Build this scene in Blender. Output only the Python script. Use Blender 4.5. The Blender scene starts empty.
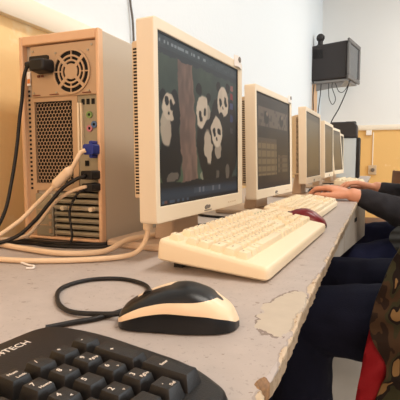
import bpy, bmesh, math, random
from mathutils import Vector, Matrix
random.seed(7)
S = bpy.context.scene
COL = S.collection
PI = math.pi
DT = 0.74            # desk top height

# ------------------------------------------------------------------ materials
def lin(c):
    return tuple((x / 12.92 if x <= 0.04045 else ((x + 0.055) / 1.055) ** 2.4) for x in c)
def rgb(r, g, b):
    return lin((r / 255., g / 255., b / 255.)) + (1.0,)
MATS = {}
def mat(name, col, rough=0.5, metal=0.0, spec=0.4, noise=0.0, nscale=20, bump=0.0, bscale=200, coat=0.0):
    if name in MATS: return MATS[name]
    m = bpy.data.materials.new(name); m.use_nodes = True
    nt = m.node_tree; b = nt.nodes['Principled BSDF']
    b.inputs['Base Color'].default_value = rgb(*col)
    b.inputs['Roughness'].default_value = rough
    b.inputs['Metallic'].default_value = metal
    b.inputs['Specular IOR Level'].default_value = spec
    if coat: b.inputs['Coat Weight'].default_value = coat
    tc = nt.nodes.new('ShaderNodeTexCoord')
    if noise:
        n = nt.nodes.new('ShaderNodeTexNoise'); n.inputs['Scale'].default_value = nscale; n.inputs['Detail'].default_value = 5
        nt.links.new(tc.outputs['Object'], n.inputs['Vector'])
        r = nt.nodes.new('ShaderNodeMapRange'); r.inputs['From Min'].default_value = .3; r.inputs['From Max'].default_value = .7
        r.inputs['To Min'].default_value = 1 - noise; r.inputs['To Max'].default_value = 1 + noise
        nt.links.new(n.outputs['Fac'], r.inputs['Value'])
        mx = nt.nodes.new('ShaderNodeMix'); mx.data_type = 'RGBA'; mx.blend_type = 'MULTIPLY'; mx.inputs['Factor'].default_value = 1
        mx.inputs['A'].default_value = rgb(*col)
        nt.links.new(r.outputs['Result'], mx.inputs['B'])
        nt.links.new(mx.outputs['Result'], b.inputs['Base Color'])
    if bump:
        n2 = nt.nodes.new('ShaderNodeTexNoise'); n2.inputs['Scale'].default_value = bscale; n2.inputs['Detail'].default_value = 3
        nt.links.new(tc.outputs['Object'], n2.inputs['Vector'])
        bp = nt.nodes.new('ShaderNodeBump'); bp.inputs['Strength'].default_value = bump; bp.inputs['Distance'].default_value = .002
        nt.links.new(n2.outputs['Fac'], bp.inputs['Height']); nt.links.new(bp.outputs['Normal'], b.inputs['Normal'])
    MATS[name] = m
    return m

BEIGE = mat('monitor_plastic', (234, 219, 194), .42, noise=.03, nscale=6)
BEIGE_D = mat('monitor_back_plastic', (214, 190, 158), .5)
BASE_P = mat('stand_plastic', (206, 180, 154), .5)
CREAM = mat('keyboard_case_plastic', (238, 220, 188), .42)
KEYC = mat('cream_key_plastic', (240, 224, 192), .45)
INKG = mat('grey_key_ink', (150, 138, 112), .6)
BLK = mat('black_plastic', (27, 25, 25), .42, bump=.15, bscale=900)
BLKKEY = mat('black_key_plastic', (32, 30, 29), .40, bump=.15, bscale=1200)
BLKG = mat('black_gloss', (15, 16, 18), .34)
MBLK = mat('mouse_black', (20, 20, 22), .3)
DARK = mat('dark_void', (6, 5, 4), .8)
WHITEINK = mat('white_ink', (226, 216, 204), .6)
CASE = mat('case_steel_paint', (196, 184, 166), .5, noise=.03, nscale=4)
RIM = mat('case_rim_plastic', (224, 184, 146), .5)
REAR = mat('rear_steel', (192, 162, 130), .45, .1)
REARG = mat('slot_steel', (158, 150, 130), .4, .3)
BLUE = mat('blue_plug', (34, 54, 140), .4)
CABLE_C = mat('cream_cable_rubber', (232, 205, 172), .5)
CABLE_B = mat('black_cable_rubber', (22, 20, 20), .5)
MOUSEB = mat('mouse_beige', (240, 212, 178), .32)
REDM = mat('mouse_red', (112, 26, 34), .3)
WHITEP = mat('white_paper', (240, 234, 228), .7)
GREY = mat('grey_ink', (120, 112, 104), .6)
TVB = mat('tv_black', (50, 46, 46), .55)
TVG = mat('tv_grey', (140, 138, 136), .45)
WOOD = mat('brown_wood', (120, 78, 48), .5, noise=.2, nscale=9)
TUBEM = mat('chair_tube', (40, 38, 38), .4, .5)
SKIN = mat('skin', (222, 158, 126), .5, noise=.05, nscale=30)
HAIR = mat('hair', (30, 22, 18), .6)
HOOD = mat('charcoal_hoodie', (44, 43, 48), .9, bump=.6, bscale=300, noise=.15, nscale=25)
NAVY = mat('navy_trousers', (24, 28, 54), .85, spec=.15, bump=.5, bscale=350, noise=.18, nscale=14)
NAVY2 = mat('dark_navy_trousers', (20, 23, 40), .85, spec=.15, bump=.5, bscale=350, noise=.18, nscale=14)
SHOE = mat('dark_shoe', (34, 32, 32), .6)
RED = mat('red_lining', (150, 14, 28), .75, bump=.3, bscale=200)
PALEG = mat('pale_tower_side', (214, 224, 228), .5)
ORANGE = mat('orange_sticker', (216, 130, 60), .6)
RAILM = mat('rail_paint', (238, 226, 206), .5)
METAL = mat('connector_metal', (176, 170, 160), .3, .8)

def camo_mat():
    m = bpy.data.materials.new('camouflage_cloth'); m.use_nodes = True; nt = m.node_tree; b = nt.nodes['Principled BSDF']
    tc = nt.nodes.new('ShaderNodeTexCoord'); mp = nt.nodes.new('ShaderNodeMapping'); mp.inputs['Scale'].default_value = (22, 22, 14)
    nt.links.new(tc.outputs['Object'], mp.inputs['Vector'])
    n = nt.nodes.new('ShaderNodeTexNoise'); n.inputs['Scale'].default_value = 1.0; n.inputs['Detail'].default_value = 1.5; n.inputs['Distortion'].default_value = .6
    nt.links.new(mp.outputs['Vector'], n.inputs['Vector'])
    r = nt.nodes.new('ShaderNodeValToRGB'); r.color_ramp.interpolation = 'CONSTANT'
    e = r.color_ramp.elements; e[0].position = 0; e[0].color = rgb(40, 28, 20); e[1].position = .40; e[1].color = rgb(66, 48, 32)
    a = e.new(.50); a.color = rgb(52, 50, 32); a = e.new(.58); a.color = rgb(30, 22, 18); a = e.new(.64); a.color = rgb(124, 96, 60)
    nt.links.new(n.outputs['Fac'], r.inputs['Fac']); nt.links.new(r.outputs['Color'], b.inputs['Base Color'])
    b.inputs['Roughness'].default_value = .9; b.inputs['Specular IOR Level'].default_value = .2
    return m
CAMO = camo_mat()

def desk_mat():
    m = bpy.data.materials.new('worn_grey_laminate'); m.use_nodes = True; nt = m.node_tree; b = nt.nodes['Principled BSDF']; L = nt.links.new
    geo = nt.nodes.new('ShaderNodeNewGeometry'); sep = nt.nodes.new('ShaderNodeSeparateXYZ'); L(geo.outputs['Position'], sep.inputs['Vector'])
    def noise(scale, detail=4, dist=0):
        n = nt.nodes.new('ShaderNodeTexNoise'); n.inputs['Scale'].default_value = scale; n.inputs['Detail'].default_value = detail
        n.inputs['Distortion'].default_value = dist; L(geo.outputs['Position'], n.inputs['Vector']); return n.outputs['Fac']
    def mth(op, a, bb=None, c=None):
        n = nt.nodes.new('ShaderNodeMath'); n.operation = op
        for i, v in enumerate((a, bb, c)):
            if v is None: continue
            if isinstance(v, (int, float)): n.inputs[i].default_value = v
            else: L(v, n.inputs[i])
        return n.outputs[0]
    def mix(f, a, c, mode='MIX'):
        n = nt.nodes.new('ShaderNodeMix'); n.data_type = 'RGBA'; n.blend_type = mode
        for k, v in (('Factor', f), ('A', a), ('B', c)):
            if isinstance(v, (tuple, float, int)): n.inputs[k].default_value = v
            else: L(v, n.inputs[k])
        return n.outputs['Result']
    base = mix(mth('MULTIPLY', noise(55, 6), 1.0), rgb(172, 162, 156), rgb(190, 179, 172))
    base = mix(mth('MULTIPLY', mth('GREATER_THAN', noise(240, 2), .66), .35), base, rgb(140, 128, 122))
    base = mix(mth('MULTIPLY', mth('GREATER_THAN', noise(90, 3), .70), .6), base, rgb(122, 104, 92))
    # chipboard shows where the laminate is worn off along the front edge
    d = mth('SUBTRACT', mth('MULTIPLY_ADD', mth('MINIMUM', mth('MAXIMUM', mth('DIVIDE', mth('SUBTRACT', .58, sep.outputs['Y']), .26), 0.0), 1.0), .0042, -.0696), sep.outputs['X'])
    w = mth('MULTIPLY_ADD', noise(22, 5, .5), .026, -.0098)
    worn1 = mth('LESS_THAN', d, w)
    # larger missing flake
    ex = mth('DIVIDE', mth('ADD', sep.outputs['X'], .085), .025)
    ey = mth('DIVIDE', mth('SUBTRACT', sep.outputs['Y'], .458), .070)
    rr = mth('ADD', mth('ADD', mth('MULTIPLY', ex, ex), mth('MULTIPLY', ey, ey)), mth('MULTIPLY_ADD', noise(42, 4, .4), 2.0, -1.0))
    worn2 = mth('LESS_THAN', rr, .95)
    rim2 = mth('MULTIPLY', mth('LESS_THAN', mth('ABSOLUTE', mth('SUBTRACT', rr, 1.02)), .08), mth('GREATER_THAN', noise(30, 2), .45))
    rim1 = mth('LESS_THAN', mth('ABSOLUTE', mth('SUBTRACT', d, mth('ADD', w, .0008))), .0009)
    worn = mth('MAXIMUM', worn1, worn2)
    chip = mix(noise(160, 6), rgb(184, 162, 134), rgb(210, 192, 166))
    chip = mix(mth('MULTIPLY', mth('GREATER_THAN', noise(130, 4), .60), .8), chip, rgb(150, 116, 80))
    chip2 = mix(noise(60, 6), rgb(184, 172, 156), rgb(198, 186, 168))
    col = mix(worn2, base, chip2)
    col = mix(worn1, col, chip)
    col = mix(mth('MULTIPLY', mth('MAXIMUM', mth('MULTIPLY', rim1, .35), mth('MULTIPLY', rim2, .8)), .8), col, rgb(98, 76, 62))
    hx = mth('DIVIDE', mth('ADD', sep.outputs['X'], .0685), .0075); hy = mth('DIVIDE', mth('SUBTRACT', sep.outputs['Y'], .300), .011)
    hr = mth('ADD', mth('ADD', mth('MULTIPLY', hx, hx), mth('MULTIPLY', hy, hy)), mth('MULTIPLY_ADD', noise(120, 4), 1.2, -.6))
    hole = mth('LESS_THAN', hr, 1.0)
    side = mth('LESS_THAN', sep.outputs['Z'], DT - .0045)
    edge = mix(mth('GREATER_THAN', noise(120, 5), .52), rgb(168, 148, 124), rgb(150, 130, 106))
    col = mix(side, col, edge)
    col = mix(hole, col, mix(noise(260, 4), rgb(70, 46, 26), rgb(176, 132, 84)))
    L(col, b.inputs['Base Color'])
    b.inputs['Roughness'].default_value = .5; b.inputs['Specular IOR Level'].default_value = .35
    bp = nt.nodes.new('ShaderNodeBump'); bp.inputs['Strength'].default_value = .5; bp.inputs['Distance'].default_value = .0012
    L(mth('MULTIPLY_ADD', worn, -1.0, mth('MULTIPLY', noise(300, 4), .25)), bp.inputs['Height']); L(bp.outputs['Normal'], b.inputs['Normal'])
    return m
DESK = desk_mat()

def wall_mat(name, split, low, high, nz=.03):
    m = bpy.data.materials.new(name); m.use_nodes = True; nt = m.node_tree; b = nt.nodes['Principled BSDF']; L = nt.links.new
    geo = nt.nodes.new('ShaderNodeNewGeometry'); sep = nt.nodes.new('ShaderNodeSeparateXYZ'); L(geo.outputs['Position'], sep.inputs['Vector'])
    g = nt.nodes.new('ShaderNodeMath'); g.operation = 'GREATER_THAN'; g.inputs[1].default_value = split; L(sep.outputs['Z'], g.inputs[0])
    n = nt.nodes.new('ShaderNodeTexNoise'); n.inputs['Scale'].default_value = 9; n.inputs['Detail'].default_value = 6; L(geo.outputs['Position'], n.inputs['Vector'])
    sc = nt.nodes.new('ShaderNodeValToRGB'); e = sc.color_ramp.elements
    e[0].position = .62; e[0].color = (0, 0, 0, 1); e[1].position = .72; e[1].color = (1, 1, 1, 1); L(n.outputs['Fac'], sc.inputs['Fac'])
    lo = nt.nodes.new('ShaderNodeMix'); lo.data_type = 'RGBA'; lo.inputs['A'].default_value = rgb(*low); lo.inputs['B'].default_value = rgb(min(255, low[0] + 14), min(255, low[1] + 24), min(255, low[2] + 44))
    L(sc.outputs['Color'], lo.inputs['Factor'])
    mx = nt.nodes.new('ShaderNodeMix'); mx.data_type = 'RGBA'; L(g.outputs[0], mx.inputs['Factor']); L(lo.outputs['Result'], mx.inputs['A']); mx.inputs['B'].default_value = rgb(*high)
    L(mx.outputs['Result'], b.inputs['Base Color']); b.inputs['Roughness'].default_value = .75; b.inputs['Specular IOR Level'].default_value = .2
    bp = nt.nodes.new('ShaderNodeBump'); bp.inputs['Strength'].default_value = .25; bp.inputs['Distance'].default_value = .004
    n2 = nt.nodes.new('ShaderNodeTexNoise'); n2.inputs['Scale'].default_value = 60; L(geo.outputs['Position'], n2.inputs['Vector'])
    L(n2.outputs['Fac'], bp.inputs['Height']); L(bp.outputs['Normal'], b.inputs['Normal'])
    return m

def screen_mat():
    m = bpy.data.materials.new('lit_screen'); m.use_nodes = True; nt = m.node_tree; b = nt.nodes['Principled BSDF']
    a = nt.nodes.new('ShaderNodeVertexColor'); a.layer_name = 'Col'
    b.inputs['Base Color'].default_value = (.012, .012, .012, 1); b.inputs['Roughness'].default_value = .38; b.inputs['Specular IOR Level'].default_value = .3
    nt.links.new(a.outputs['Color'], b.inputs['Emission Color']); b.inputs['Emission Strength'].default_value = .85
    return m
SCREEN = screen_mat()

# ------------------------------------------------------------------ mesh helpers
def obj(name, bm, mats, parent=None, bevel=0, seg=2, smooth=35, loc=None, rot=None):
    bmesh.ops.recalc_face_normals(bm, faces=bm.faces)
    me = bpy.data.meshes.new(name); bm.to_mesh(me); bm.free()
    for m in (mats if isinstance(mats, (list, tuple)) else [mats]): me.materials.append(m)
    o = bpy.data.objects.new(name, me); COL.objects.link(o)
    if parent: o.parent = parent
    if loc: o.location = loc
    if rot: o.rotation_euler = rot
    if smooth:
        me.polygons.foreach_set('use_smooth', [True] * len(me.polygons))
        me.set_sharp_from_angle(angle=math.radians(smooth))
    if bevel:
        md = o.modifiers.new('edge', 'BEVEL'); md.width = bevel; md.segments = seg; md.limit_method = 'ANGLE'; md.angle_limit = math.radians(30)
    return o
def tag(o, label=None, cat=None, group=None, kind=None):
    if label: o['label'] = label
    if cat: o['category'] = cat
    if group: o['group'] = group
    if kind: o['kind'] = kind
    return o
def thing(name, label, cat, loc=(0, 0, 0), rz=0, group=None):
    o = bpy.data.objects.new(name, None); COL.objects.link(o); o.location = loc; o.rotation_euler = (0, 0, rz); o.empty_display_size = .05
    return tag(o, label, cat, group)
def struct(o): o['kind'] = 'structure'; return o
def NB(): return bmesh.new()
def box(bm, x0, x1, y0, y1, z0, z1, mi=0, M=None):
    co = [(x0, y0, z0), (x1, y0, z0), (x1, y1, z0), (x0, y1, z0), (x0, y0, z1), (x1, y0, z1), (x1, y1, z1), (x0, y1, z1)]
    v = [bm.verts.new(M @ Vector(c) if M else c) for c in co]
    for f in ((3, 2, 1, 0), (4, 5, 6, 7), (0, 1, 5, 4), (1, 2, 6, 5), (2, 3, 7, 6), (3, 0, 4, 7)):
        fc = bm.faces.new([v[i] for i in f]); fc.material_index = mi
    return v
def frustum(bm, r0, z0, r1, z1, mi=0):   # r = (x0,x1,y0,y1)
    v = [bm.verts.new(c) for c in [(r0[0], r0[2], z0), (r0[1], r0[2], z0), (r0[1], r0[3], z0), (r0[0], r0[3], z0), (r1[0], r1[2], z1), (r1[1], r1[2], z1), (r1[1], r1[3], z1), (r1[0], r1[3], z1)]]
    for f in ((3, 2, 1, 0), (4, 5, 6, 7), (0, 1, 5, 4), (1, 2, 6, 5), (2, 3, 7, 6), (3, 0, 4, 7)):
        bm.faces.new([v[i] for i in f]).material_index = mi
    return v
def prism(bm, pts, axis, a0, a1, mi=0, a1pts=None):
    def mk(p, a): return {'x': (a, p[0], p[1]), 'y': (p[0], a, p[1]), 'z': (p[0], p[1], a)}[axis]
    A = [bm.verts.new(mk(p, a0)) for p in pts]; B = [bm.verts.new(mk(p, a1)) for p in (a1pts or pts)]
    n = len(pts)
    bm.faces.new(A).material_index = mi; bm.faces.new(B[::-1]).material_index = mi
    for i in range(n): bm.faces.new([A[i], A[(i + 1) % n], B[(i + 1) % n], B[i]]).material_index = mi
def cyl(bm, c, r, h, axis='z', n=24, mi=0, r2=None):
    r2 = r if r2 is None else r2
    R = {'z': Matrix.Identity(4), 'x': Matrix.Rotation(PI / 2, 4, 'Y'), 'y': Matrix.Rotation(-PI / 2, 4, 'X')}[axis]
    A, B = [], []
    for i in range(n):
        a = 2 * PI * i / n
        A.append(bm.verts.new(Vector(c) + R @ Vector((r * math.cos(a), r * math.sin(a), 0))))
        B.append(bm.verts.new(Vector(c) + R @ Vector((r2 * math.cos(a), r2 * math.sin(a), h))))
    bm.faces.new(A[::-1]).material_index = mi; bm.faces.new(B).material_index = mi
    for i in range(n): bm.faces.new([A[i], A[(i + 1) % n], B[(i + 1) % n], B[i]]).material_index = mi
def ring(bm, c, ri, ro, h, axis='y', a0=0, a1=2 * PI, n=40, mi=0):
    R = {'z': Matrix.Identity(4), 'x': Matrix.Rotation(PI / 2, 4, 'Y'), 'y': Matrix.Rotation(-PI / 2, 4, 'X')}[axis]
    prev = None; first = None; closed = abs(a1 - a0 - 2 * PI) < 1e-6
    for i in range(n if closed else n + 1):
        a = a0 + (a1 - a0) * i / n
        q = [bm.verts.new(Vector(c) + R @ Vector((r * math.cos(a), r * math.sin(a), z))) for r, z in ((ri, 0), (ro, 0), (ro, h), (ri, h))]
        if prev:
            for k in range(4): bm.faces.new([prev[k], prev[(k + 1) % 4], q[(k + 1) % 4], q[k]]).material_index = mi
        else: first = q
        prev = q
    if closed:
        for k in range(4): bm.faces.new([prev[k], prev[(k + 1) % 4], first[(k + 1) % 4], first[k]]).material_index = mi
    else:
        bm.faces.new(first).material_index = mi; bm.faces.new(prev[::-1]).material_index = mi
def smooth_path(pts, n=8):
    P = [Vector(p) for p in pts]; out = []
    for i in range(len(P) - 1):
        p0 = P[i - 1] if i else P[i] * 2 - P[i + 1]; p1, p2 = P[i], P[i + 1]; p3 = P[i + 2] if i + 2 < len(P) else P[i + 1] * 2 - P[i]
        for k in range(n):
            t = k / n
            out.append(.5 * ((2 * p1) + (p2 - p0) * t + (2 * p0 - 5 * p1 + 4 * p2 - p3) * t * t + (3 * p1 - p0 - 3 * p2 + p3) * t ** 3))
    out.append(P[-1]); return out
def tube(bm, pts, r, n=8, res=8, mi=0):
    P = smooth_path(pts, n) if len(pts) > 2 else [Vector(p) for p in pts]
    rs = r if callable(r) else (lambda t: r)
    up = Vector((0, 0, 1)); rings = []; prevn = None
    for i, p in enumerate(P):
        t = (P[min(i + 1, len(P) - 1)] - P[max(i - 1, 0)]).normalized()
        if prevn is None:
            nn = t.cross(up if abs(t.z) < .9 else Vector((1, 0, 0))).normalized()
        else:
            nn = prevn - t * prevn.dot(t)
            nn = nn.normalized() if nn.length > 1e-6 else t.orthogonal().normalized()
        prevn = nn; bt = t.cross(nn); rr = rs(i / (len(P) - 1))
        rings.append([bm.verts.new(p + nn * rr * math.cos(2 * PI * k / res) + bt * rr * math.sin(2 * PI * k / res)) for k in range(res)])
    for a, b in zip(rings, rings[1:]):
        for k in range(res): bm.faces.new([a[k], a[(k + 1) % res], b[(k + 1) % res], b[k]]).material_index = mi
    bm.faces.new(rings[0][::-1]).material_index = mi; bm.faces.new(rings[-1]).material_index = mi
def tube_obj(name, pts, r, m, parent=None, n=8, res=10):
    bm = NB(); tube(bm, pts, r, n, res); return obj(name, bm, m, parent, smooth=60)
def rounded_poly(pts, rad, n=6):
    out = []; N = len(pts); rads = rad if isinstance(rad, (list, tuple)) else [rad] * N
    for i in range(N):
        p = Vector(pts[i]); a = Vector(pts[i - 1]) - p; b = Vector(pts[(i + 1) % N]) - p; r = rads[i]
        if r <= 0: out.append(tuple(p)); continue
        la, lb = a.length, b.length; a.normalize(); b.normalize()
        d = min(r, la * .48, lb * .48); s = p + a * d; e = p + b * d
        for k in range(n + 1):
            t = k / n; q = s * (1 - t) ** 2 + p * 2 * t * (1 - t) + e * t * t; out.append((q.x, q.y))
    return out
def sphere(bm, c, r, sx=1, sy=1, sz=1, u=20, v=14, mi=0):
    res = bmesh.ops.create_uvsphere(bm, u_segments=u, v_segments=v, radius=r)
    for w in res['verts']: w.co = Vector((w.co.x * sx, w.co.y * sy, w.co.z * sz)) + Vector(c)
    for w in res['verts']:
        for f in w.link_faces: f.material_index = mi
def text_bm(bm, txt, size, M, mi=0, ext=.00015):
    cu = bpy.data.curves.new('t', 'FONT'); cu.body = txt; cu.size = size; cu.align_x = 'CENTER'; cu.align_y = 'CENTER'; cu.extrude = ext; cu.resolution_u = 2
    to = bpy.data.objects.new('t', cu); COL.objects.link(to)
    dg = bpy.context.evaluated_depsgraph_get(); me = bpy.data.meshes.new_from_object(to.evaluated_get(dg))
    me.transform(M); n0 = len(bm.faces); bm.from_mesh(me); bm.faces.ensure_lookup_table()
    for f in bm.faces[n0:]: f.material_index = mi
    bpy.data.objects.remove(to); bpy.data.curves.remove(cu); bpy.data.meshes.remove(me)
T = Matrix.Translation

# ------------------------------------------------------------------ room
bm = NB(); box(bm, -.9, 6.0, -3.0, 6.4, -.06, 0)
FLOORM = mat('grey_lino', (178, 168, 156), .5, noise=.10, nscale=3)
struct(obj('floor', bm, FLOORM))
bm = NB(); box(bm, -.86, -.74, -3.0, 6.2, 0, 3.1)
struct(obj('wall_left', bm, wall_mat('left_wall_paint', 1.215, (248, 212, 154), (226, 232, 235))))
bm = NB(); box(bm, -.86, 6.0, 6.2, 6.34, 0, 3.1)
struct(obj('wall_back', bm, wall_mat('back_wall_paint', 1.30, (232, 188, 120), (232, 233, 231))))
bm = NB(); box(bm, -.86, 6.0, -3.0, 6.34, 3.1, 3.2)
CEILM = mat('ceiling_paint', (236, 234, 230), .8)
struct(obj('ceiling', bm, CEILM))
bm = NB(); prism(bm, [(-.74, 1.197), (-.722, 1.197), (-.718, 1.205), (-.718, 1.243), (-.722, 1.249), (-.74, 1.249)], 'y', -3.0, 5.2)
struct(obj('trim_1', bm, RAILM, smooth=50))
bm = NB(); prism(bm, [(6.2, 1.275), (6.178, 1.275), (6.17, 1.285), (6.17, 1.328), (6.178, 1.340), (6.2, 1.340)], 'x', -.74, 6.0)
struct(obj('trim_2', bm, RAILM, smooth=50))
bm = NB(); box(bm, -.74, 6.0, 6.185, 6.2, 0, .08)
struct(obj('baseboard_back', bm, mat('brown_baseboard', (158, 142, 98), .6)))

# conduit and wall socket on the back wall
c = thing('wall_socket', 'white wall socket with plug under a thin conduit on the yellow end wall', 'socket', (-.075, 6.2, .76))
bm = NB(); box(bm, -.05, .05, -.03, 0, -.05, .07); obj('socket_plate', bm, mat('dull_plate', (206, 180, 146), .5), c, bevel=.006)
bm = NB(); box(bm, -.006, .006, -.014, 0, .07, .49); obj('conduit', bm, RAILM, c)
bm = NB(); cyl(bm, (.005, -.03, .01), .024, -.03, 'y', 16); obj('plug', bm, mat('grey_plug', (104, 92, 80), .5), c, bevel=.004)
jb = thing('junction_box', 'small white junction box under the white rail of the end wall', 'box', (-.13, 6.2, 1.25))
bm = NB(); box(bm, -.035, .035, -.035, 0, -.04, .024); obj('box_body', bm, RAILM, jb, bevel=.005)
bm = NB(); box(bm, -.03, .03, -.041, -.035, -.035, .02); obj('lid', bm, WHITEP, jb, bevel=.002)

# ------------------------------------------------------------------ desks
def edge_x(y):
    # worn front edge: base line with nibbles
    x = -.0698 + .0042 * max(0, min(1, (.58 - y) / .26)) * (1 if y > .15 else 1) + .0005 * math.sin(y * 37) + .0005 * math.sin(y * 91 + 1.3) + .0004 * math.sin(y * 213)
    h = math.sin(y * 12.9898) * 43758.5453; x -= (h - math.floor(h)) * .0009
    return x
def make_worktop(name, y0, y1, parent, chip):
    bm = NB(); t = .016; n = int((y1 - y0) / .005)
    prev = None
    for i in range(n + 1):
        y = y0 + (y1 - y0) * i / n
        x = edge_x(y); h2 = abs(math.sin(y * 71.3) + math.sin(y * 29.1 + 2)) * .5
        ch = .0015 + .0018 * h2; dz = .001 + .0016 * h2
        if chip:
            g = math.exp(-((y - .300) / .009) ** 2); x -= .004 * g; ch += .003 * g; dz += .010 * g
        q = [bm.verts.new(c) for c in ((-.70, y, DT), (x - ch - .012, y, DT), (x - ch, y, DT), (x, y, DT - dz), (x, y, DT - t), (-.70, y, DT - t))]
        if prev:
            for k in range(6): bm.faces.new([prev[k], prev[(k + 1) % 6], q[(k + 1) % 6], q[k]])
        else: bm.faces.new(q)
        prev = q
    bm.faces.new(prev[::-1])
    return obj(name, bm, DESK, parent, smooth=25)
PANEL = mat('grey_panel', (156, 146, 134), .55, noise=.08, nscale=12)
d1 = thing('computer_desk', 'long grey worn desk with chipped front edge under the near screens', 'desk', (0, 0, 0))
make_worktop('worktop', -.55, 1.70, d1, True)
for y in (-.5, 1.62):
    bm = NB(); box(bm, -.66, -.30, y, y + .022, 0, DT - .016); obj('end_panel', bm, PANEL, d1)
bm = NB(); box(bm, -.60, -.58, -.478, 1.62, .25, DT - .016); obj('modesty_panel', bm, PANEL, d1)
# crooked apron board under the front edge
bm = NB()
a = math.atan2(.079, .605); M = T((-.127, 1.43, 0)) @ Matrix.Rotation(-a, 4, 'Z')
box(bm, -.02, 0, 0, .19, .572, DT - .0165, M=M)
obj('apron_board', bm, PANEL, d1, bevel=.003)
d2 = thing('computer_desk', 'grey desk continuing the row under the far screens and the typing hands', 'desk', (0, 0, 0))
make_worktop('worktop', 1.704, 4.75, d2, False)
for y in (1.72, 3.2, 4.7):
    bm = NB(); box(bm, -.66, -.30, y, y + .022, 0, DT - .016); obj('end_panel', bm, PANEL, d2)
bm = NB(); box(bm, -.02, 0, .196, .62, .572, DT - .0165, M=M)
ap = obj('apron_board', bm, PANEL, d2, bevel=.003)
bm = NB(); box(bm, -.001, .001, .37, .42, .66, .675, M=M); obj('slot', bm, DARK, ap)

# ------------------------------------------------------------------ monitors
def ell(u, v, cu, cv, ru, rv, rot=0):
    du, dv = (u - cu) * 1.21, v - cv; c, s = math.cos(rot), math.sin(rot)
    x, y = du * c + dv * s, -du * s + dv * c
    return 1 - math.sqrt((x / (ru * 1.21)) ** 2 + (y / rv) ** 2)
def hsh(a, b):
    h = math.sin(a * 127.1 + b * 311.7) * 43758.5453; return h - math.floor(h)
def vnoise(x, y):
    xi, yi = math.floor(x), math.floor(y); fx, fy = x - xi, y - yi
    fx, fy = fx * fx * (3 - 2 * fx), fy * fy * (3 - 2 * fy)
    return (hsh(xi, yi) * (1 - fx) + hsh(xi + 1, yi) * fx) * (1 - fy) + (hsh(xi, yi + 1) * (1 - fx) + hsh(xi + 1, yi + 1) * fx) * fy
def bl(c, d, f):
    f = max(0, min(1, f)); return tuple(a + (b - a) * f for a, b in zip(c, d))
WH, BK = (204, 178, 150), (20, 20, 22)
def paint_panda(u, v):
    if .12 < v < .9:
        u, v = u + .022 * (vnoise(u * 22, v * 18) - .5) + .007 * (vnoise(u * 60 + 9, v * 55) - .5), v + .022 * (vnoise(u * 20 + 40, v * 20) - .5) + .007 * (vnoise(u * 55, v * 60 + 7) - .5)
    n = vnoise(u * 9, v * 7) * .6 + vnoise(u * 25, v * 20) * .4
    c = bl((48, 58, 54), (70, 84, 70), n)
    c = bl(c, (86, 110, 66), max(0, (.36 - v)) * 2.6 * (1 - u * .8))
    c = bl(c, (44, 56, 62), max(0, u - .55) * 1.2)
    # black bodies on the right and bottom
    for (cu, cv, ru, rv, ro) in ((.13, .32, .10, .20, 0), (.06, .22, .06, .12, .3), (.52, .40, .12, .22, 0), (.63, .30, .17, .22, .2), (.88, .44, .12, .30, 0), (.72, .60, .13, .12, 0), (.82, .24, .12, .16, 0)):
        c = bl(c, BK, (ell(u, v, cu, cv, ru, rv, ro) + .02) * 14)
    # bellies and pale flanks
    for (cu, cv, ru, rv, ro, k) in ((.075, .45, .055, .10, .25, .9), (.13, .16, .06, .035, .4, .45), (.55, .36, .065, .13, .15, .95), (.69, .34, .05, .07, 0, .8), (.48, .17, .05, .035, .3, .5), (.83, .18, .035, .06, 0, .45), (.66, .16, .05, .03, .2, .4)):
        c = bl(c, WH, min(k, (ell(u, v, cu, cv, ru, rv, ro)) * 7))
    for (cu, cv, ru, rv) in ((.62, .23, .042, .12), (.50, .21, .04, .09), (.76, .28, .04, .12), (.60, .46, .03, .08)):
        c = bl(c, BK, ell(u, v, cu, cv, ru, rv) * 12)
    # trunk
    tl = .187 + (.88 - v) * .06; tr = .355 + (.88 - v) * .085
    if tl < u < tr and v > .12:
        f = (u - tl) / (tr - tl); g = vnoise(u * 40, v * 12)
        tc = bl((100, 78, 68), (136, 104, 88), g); tc = bl(tc, (160, 120, 96), max(0, f - .86) * 5)
        c = bl(c, tc, min(1, min(u - tl, tr - u) * 120))
    # heads: (cu,cv,ru,rv,rot, eyes, ears)
    heads = ((.105, .585, .070, .082, .7, ((.085, .615), (.135, .60)), ((.050, .645), (.165, .655))),
             (.470, .60, .075, .125, -.35, ((.445, .565), (.505, .60)), ((.425, .745), (.545, .70))),
             (.765, .705, .090, .115, .05, ((.725, .695), (.805, .71)), ((.695, .81), (.835, .82))),
             (.665, .475, .082, .115, .05, ((.628, .470), (.700, .482)), ((.595, .575), (.735, .585))))
    for cu, cv, ru, rv, ro, eyes, ears in heads:
        for e in ears: c = bl(c, (16, 16, 18), ell(u, v, e[0], e[1], .036, .044) * 12)
        c = bl(c, bl(WH, (222, 198, 170), vnoise(u * 30, v * 30)), ell(u, v, cu, cv, ru, rv, ro) * 12)
        for e in eyes: c = bl(c, (24, 22, 24), ell(u, v, e[0], e[1], .021, .034, .5) * 7)
        c = bl(c, (34, 28, 28), ell(u, v, cu, cv - rv * .42, .012, .014) * 6)
    c = bl(c, (20, 20, 22), ell(u, v, .182, .54, .035, .10, 0) * 12)
    c = bl(c, (200, 176, 150), min(.8, ell(u, v, .545, .60, .03, .05, -.4) * 8))
    # desktop icons down the right side
    if .88 < u < .925:
        for cv, cc in ((.83, (150, 92, 84)), (.76, (140, 40, 48)), (.69, (60, 70, 110)), (.60, (44, 56, 96)), (.50, (60, 56, 60))):
            if abs(v - cv) < .024: c = cc
    # top bar and dock
    if v > .915:
        c = bl((50, 60, 66), (70, 80, 84), vnoise(u * 60, v * 90) * (1 if .93 < v < .975 else .3))
        if .945 < v < .96 and hsh(int(u * 90), 3) > .55 and u < .55: c = (132, 140, 142)
    elif v > .88: c = (44, 52, 58)
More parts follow.
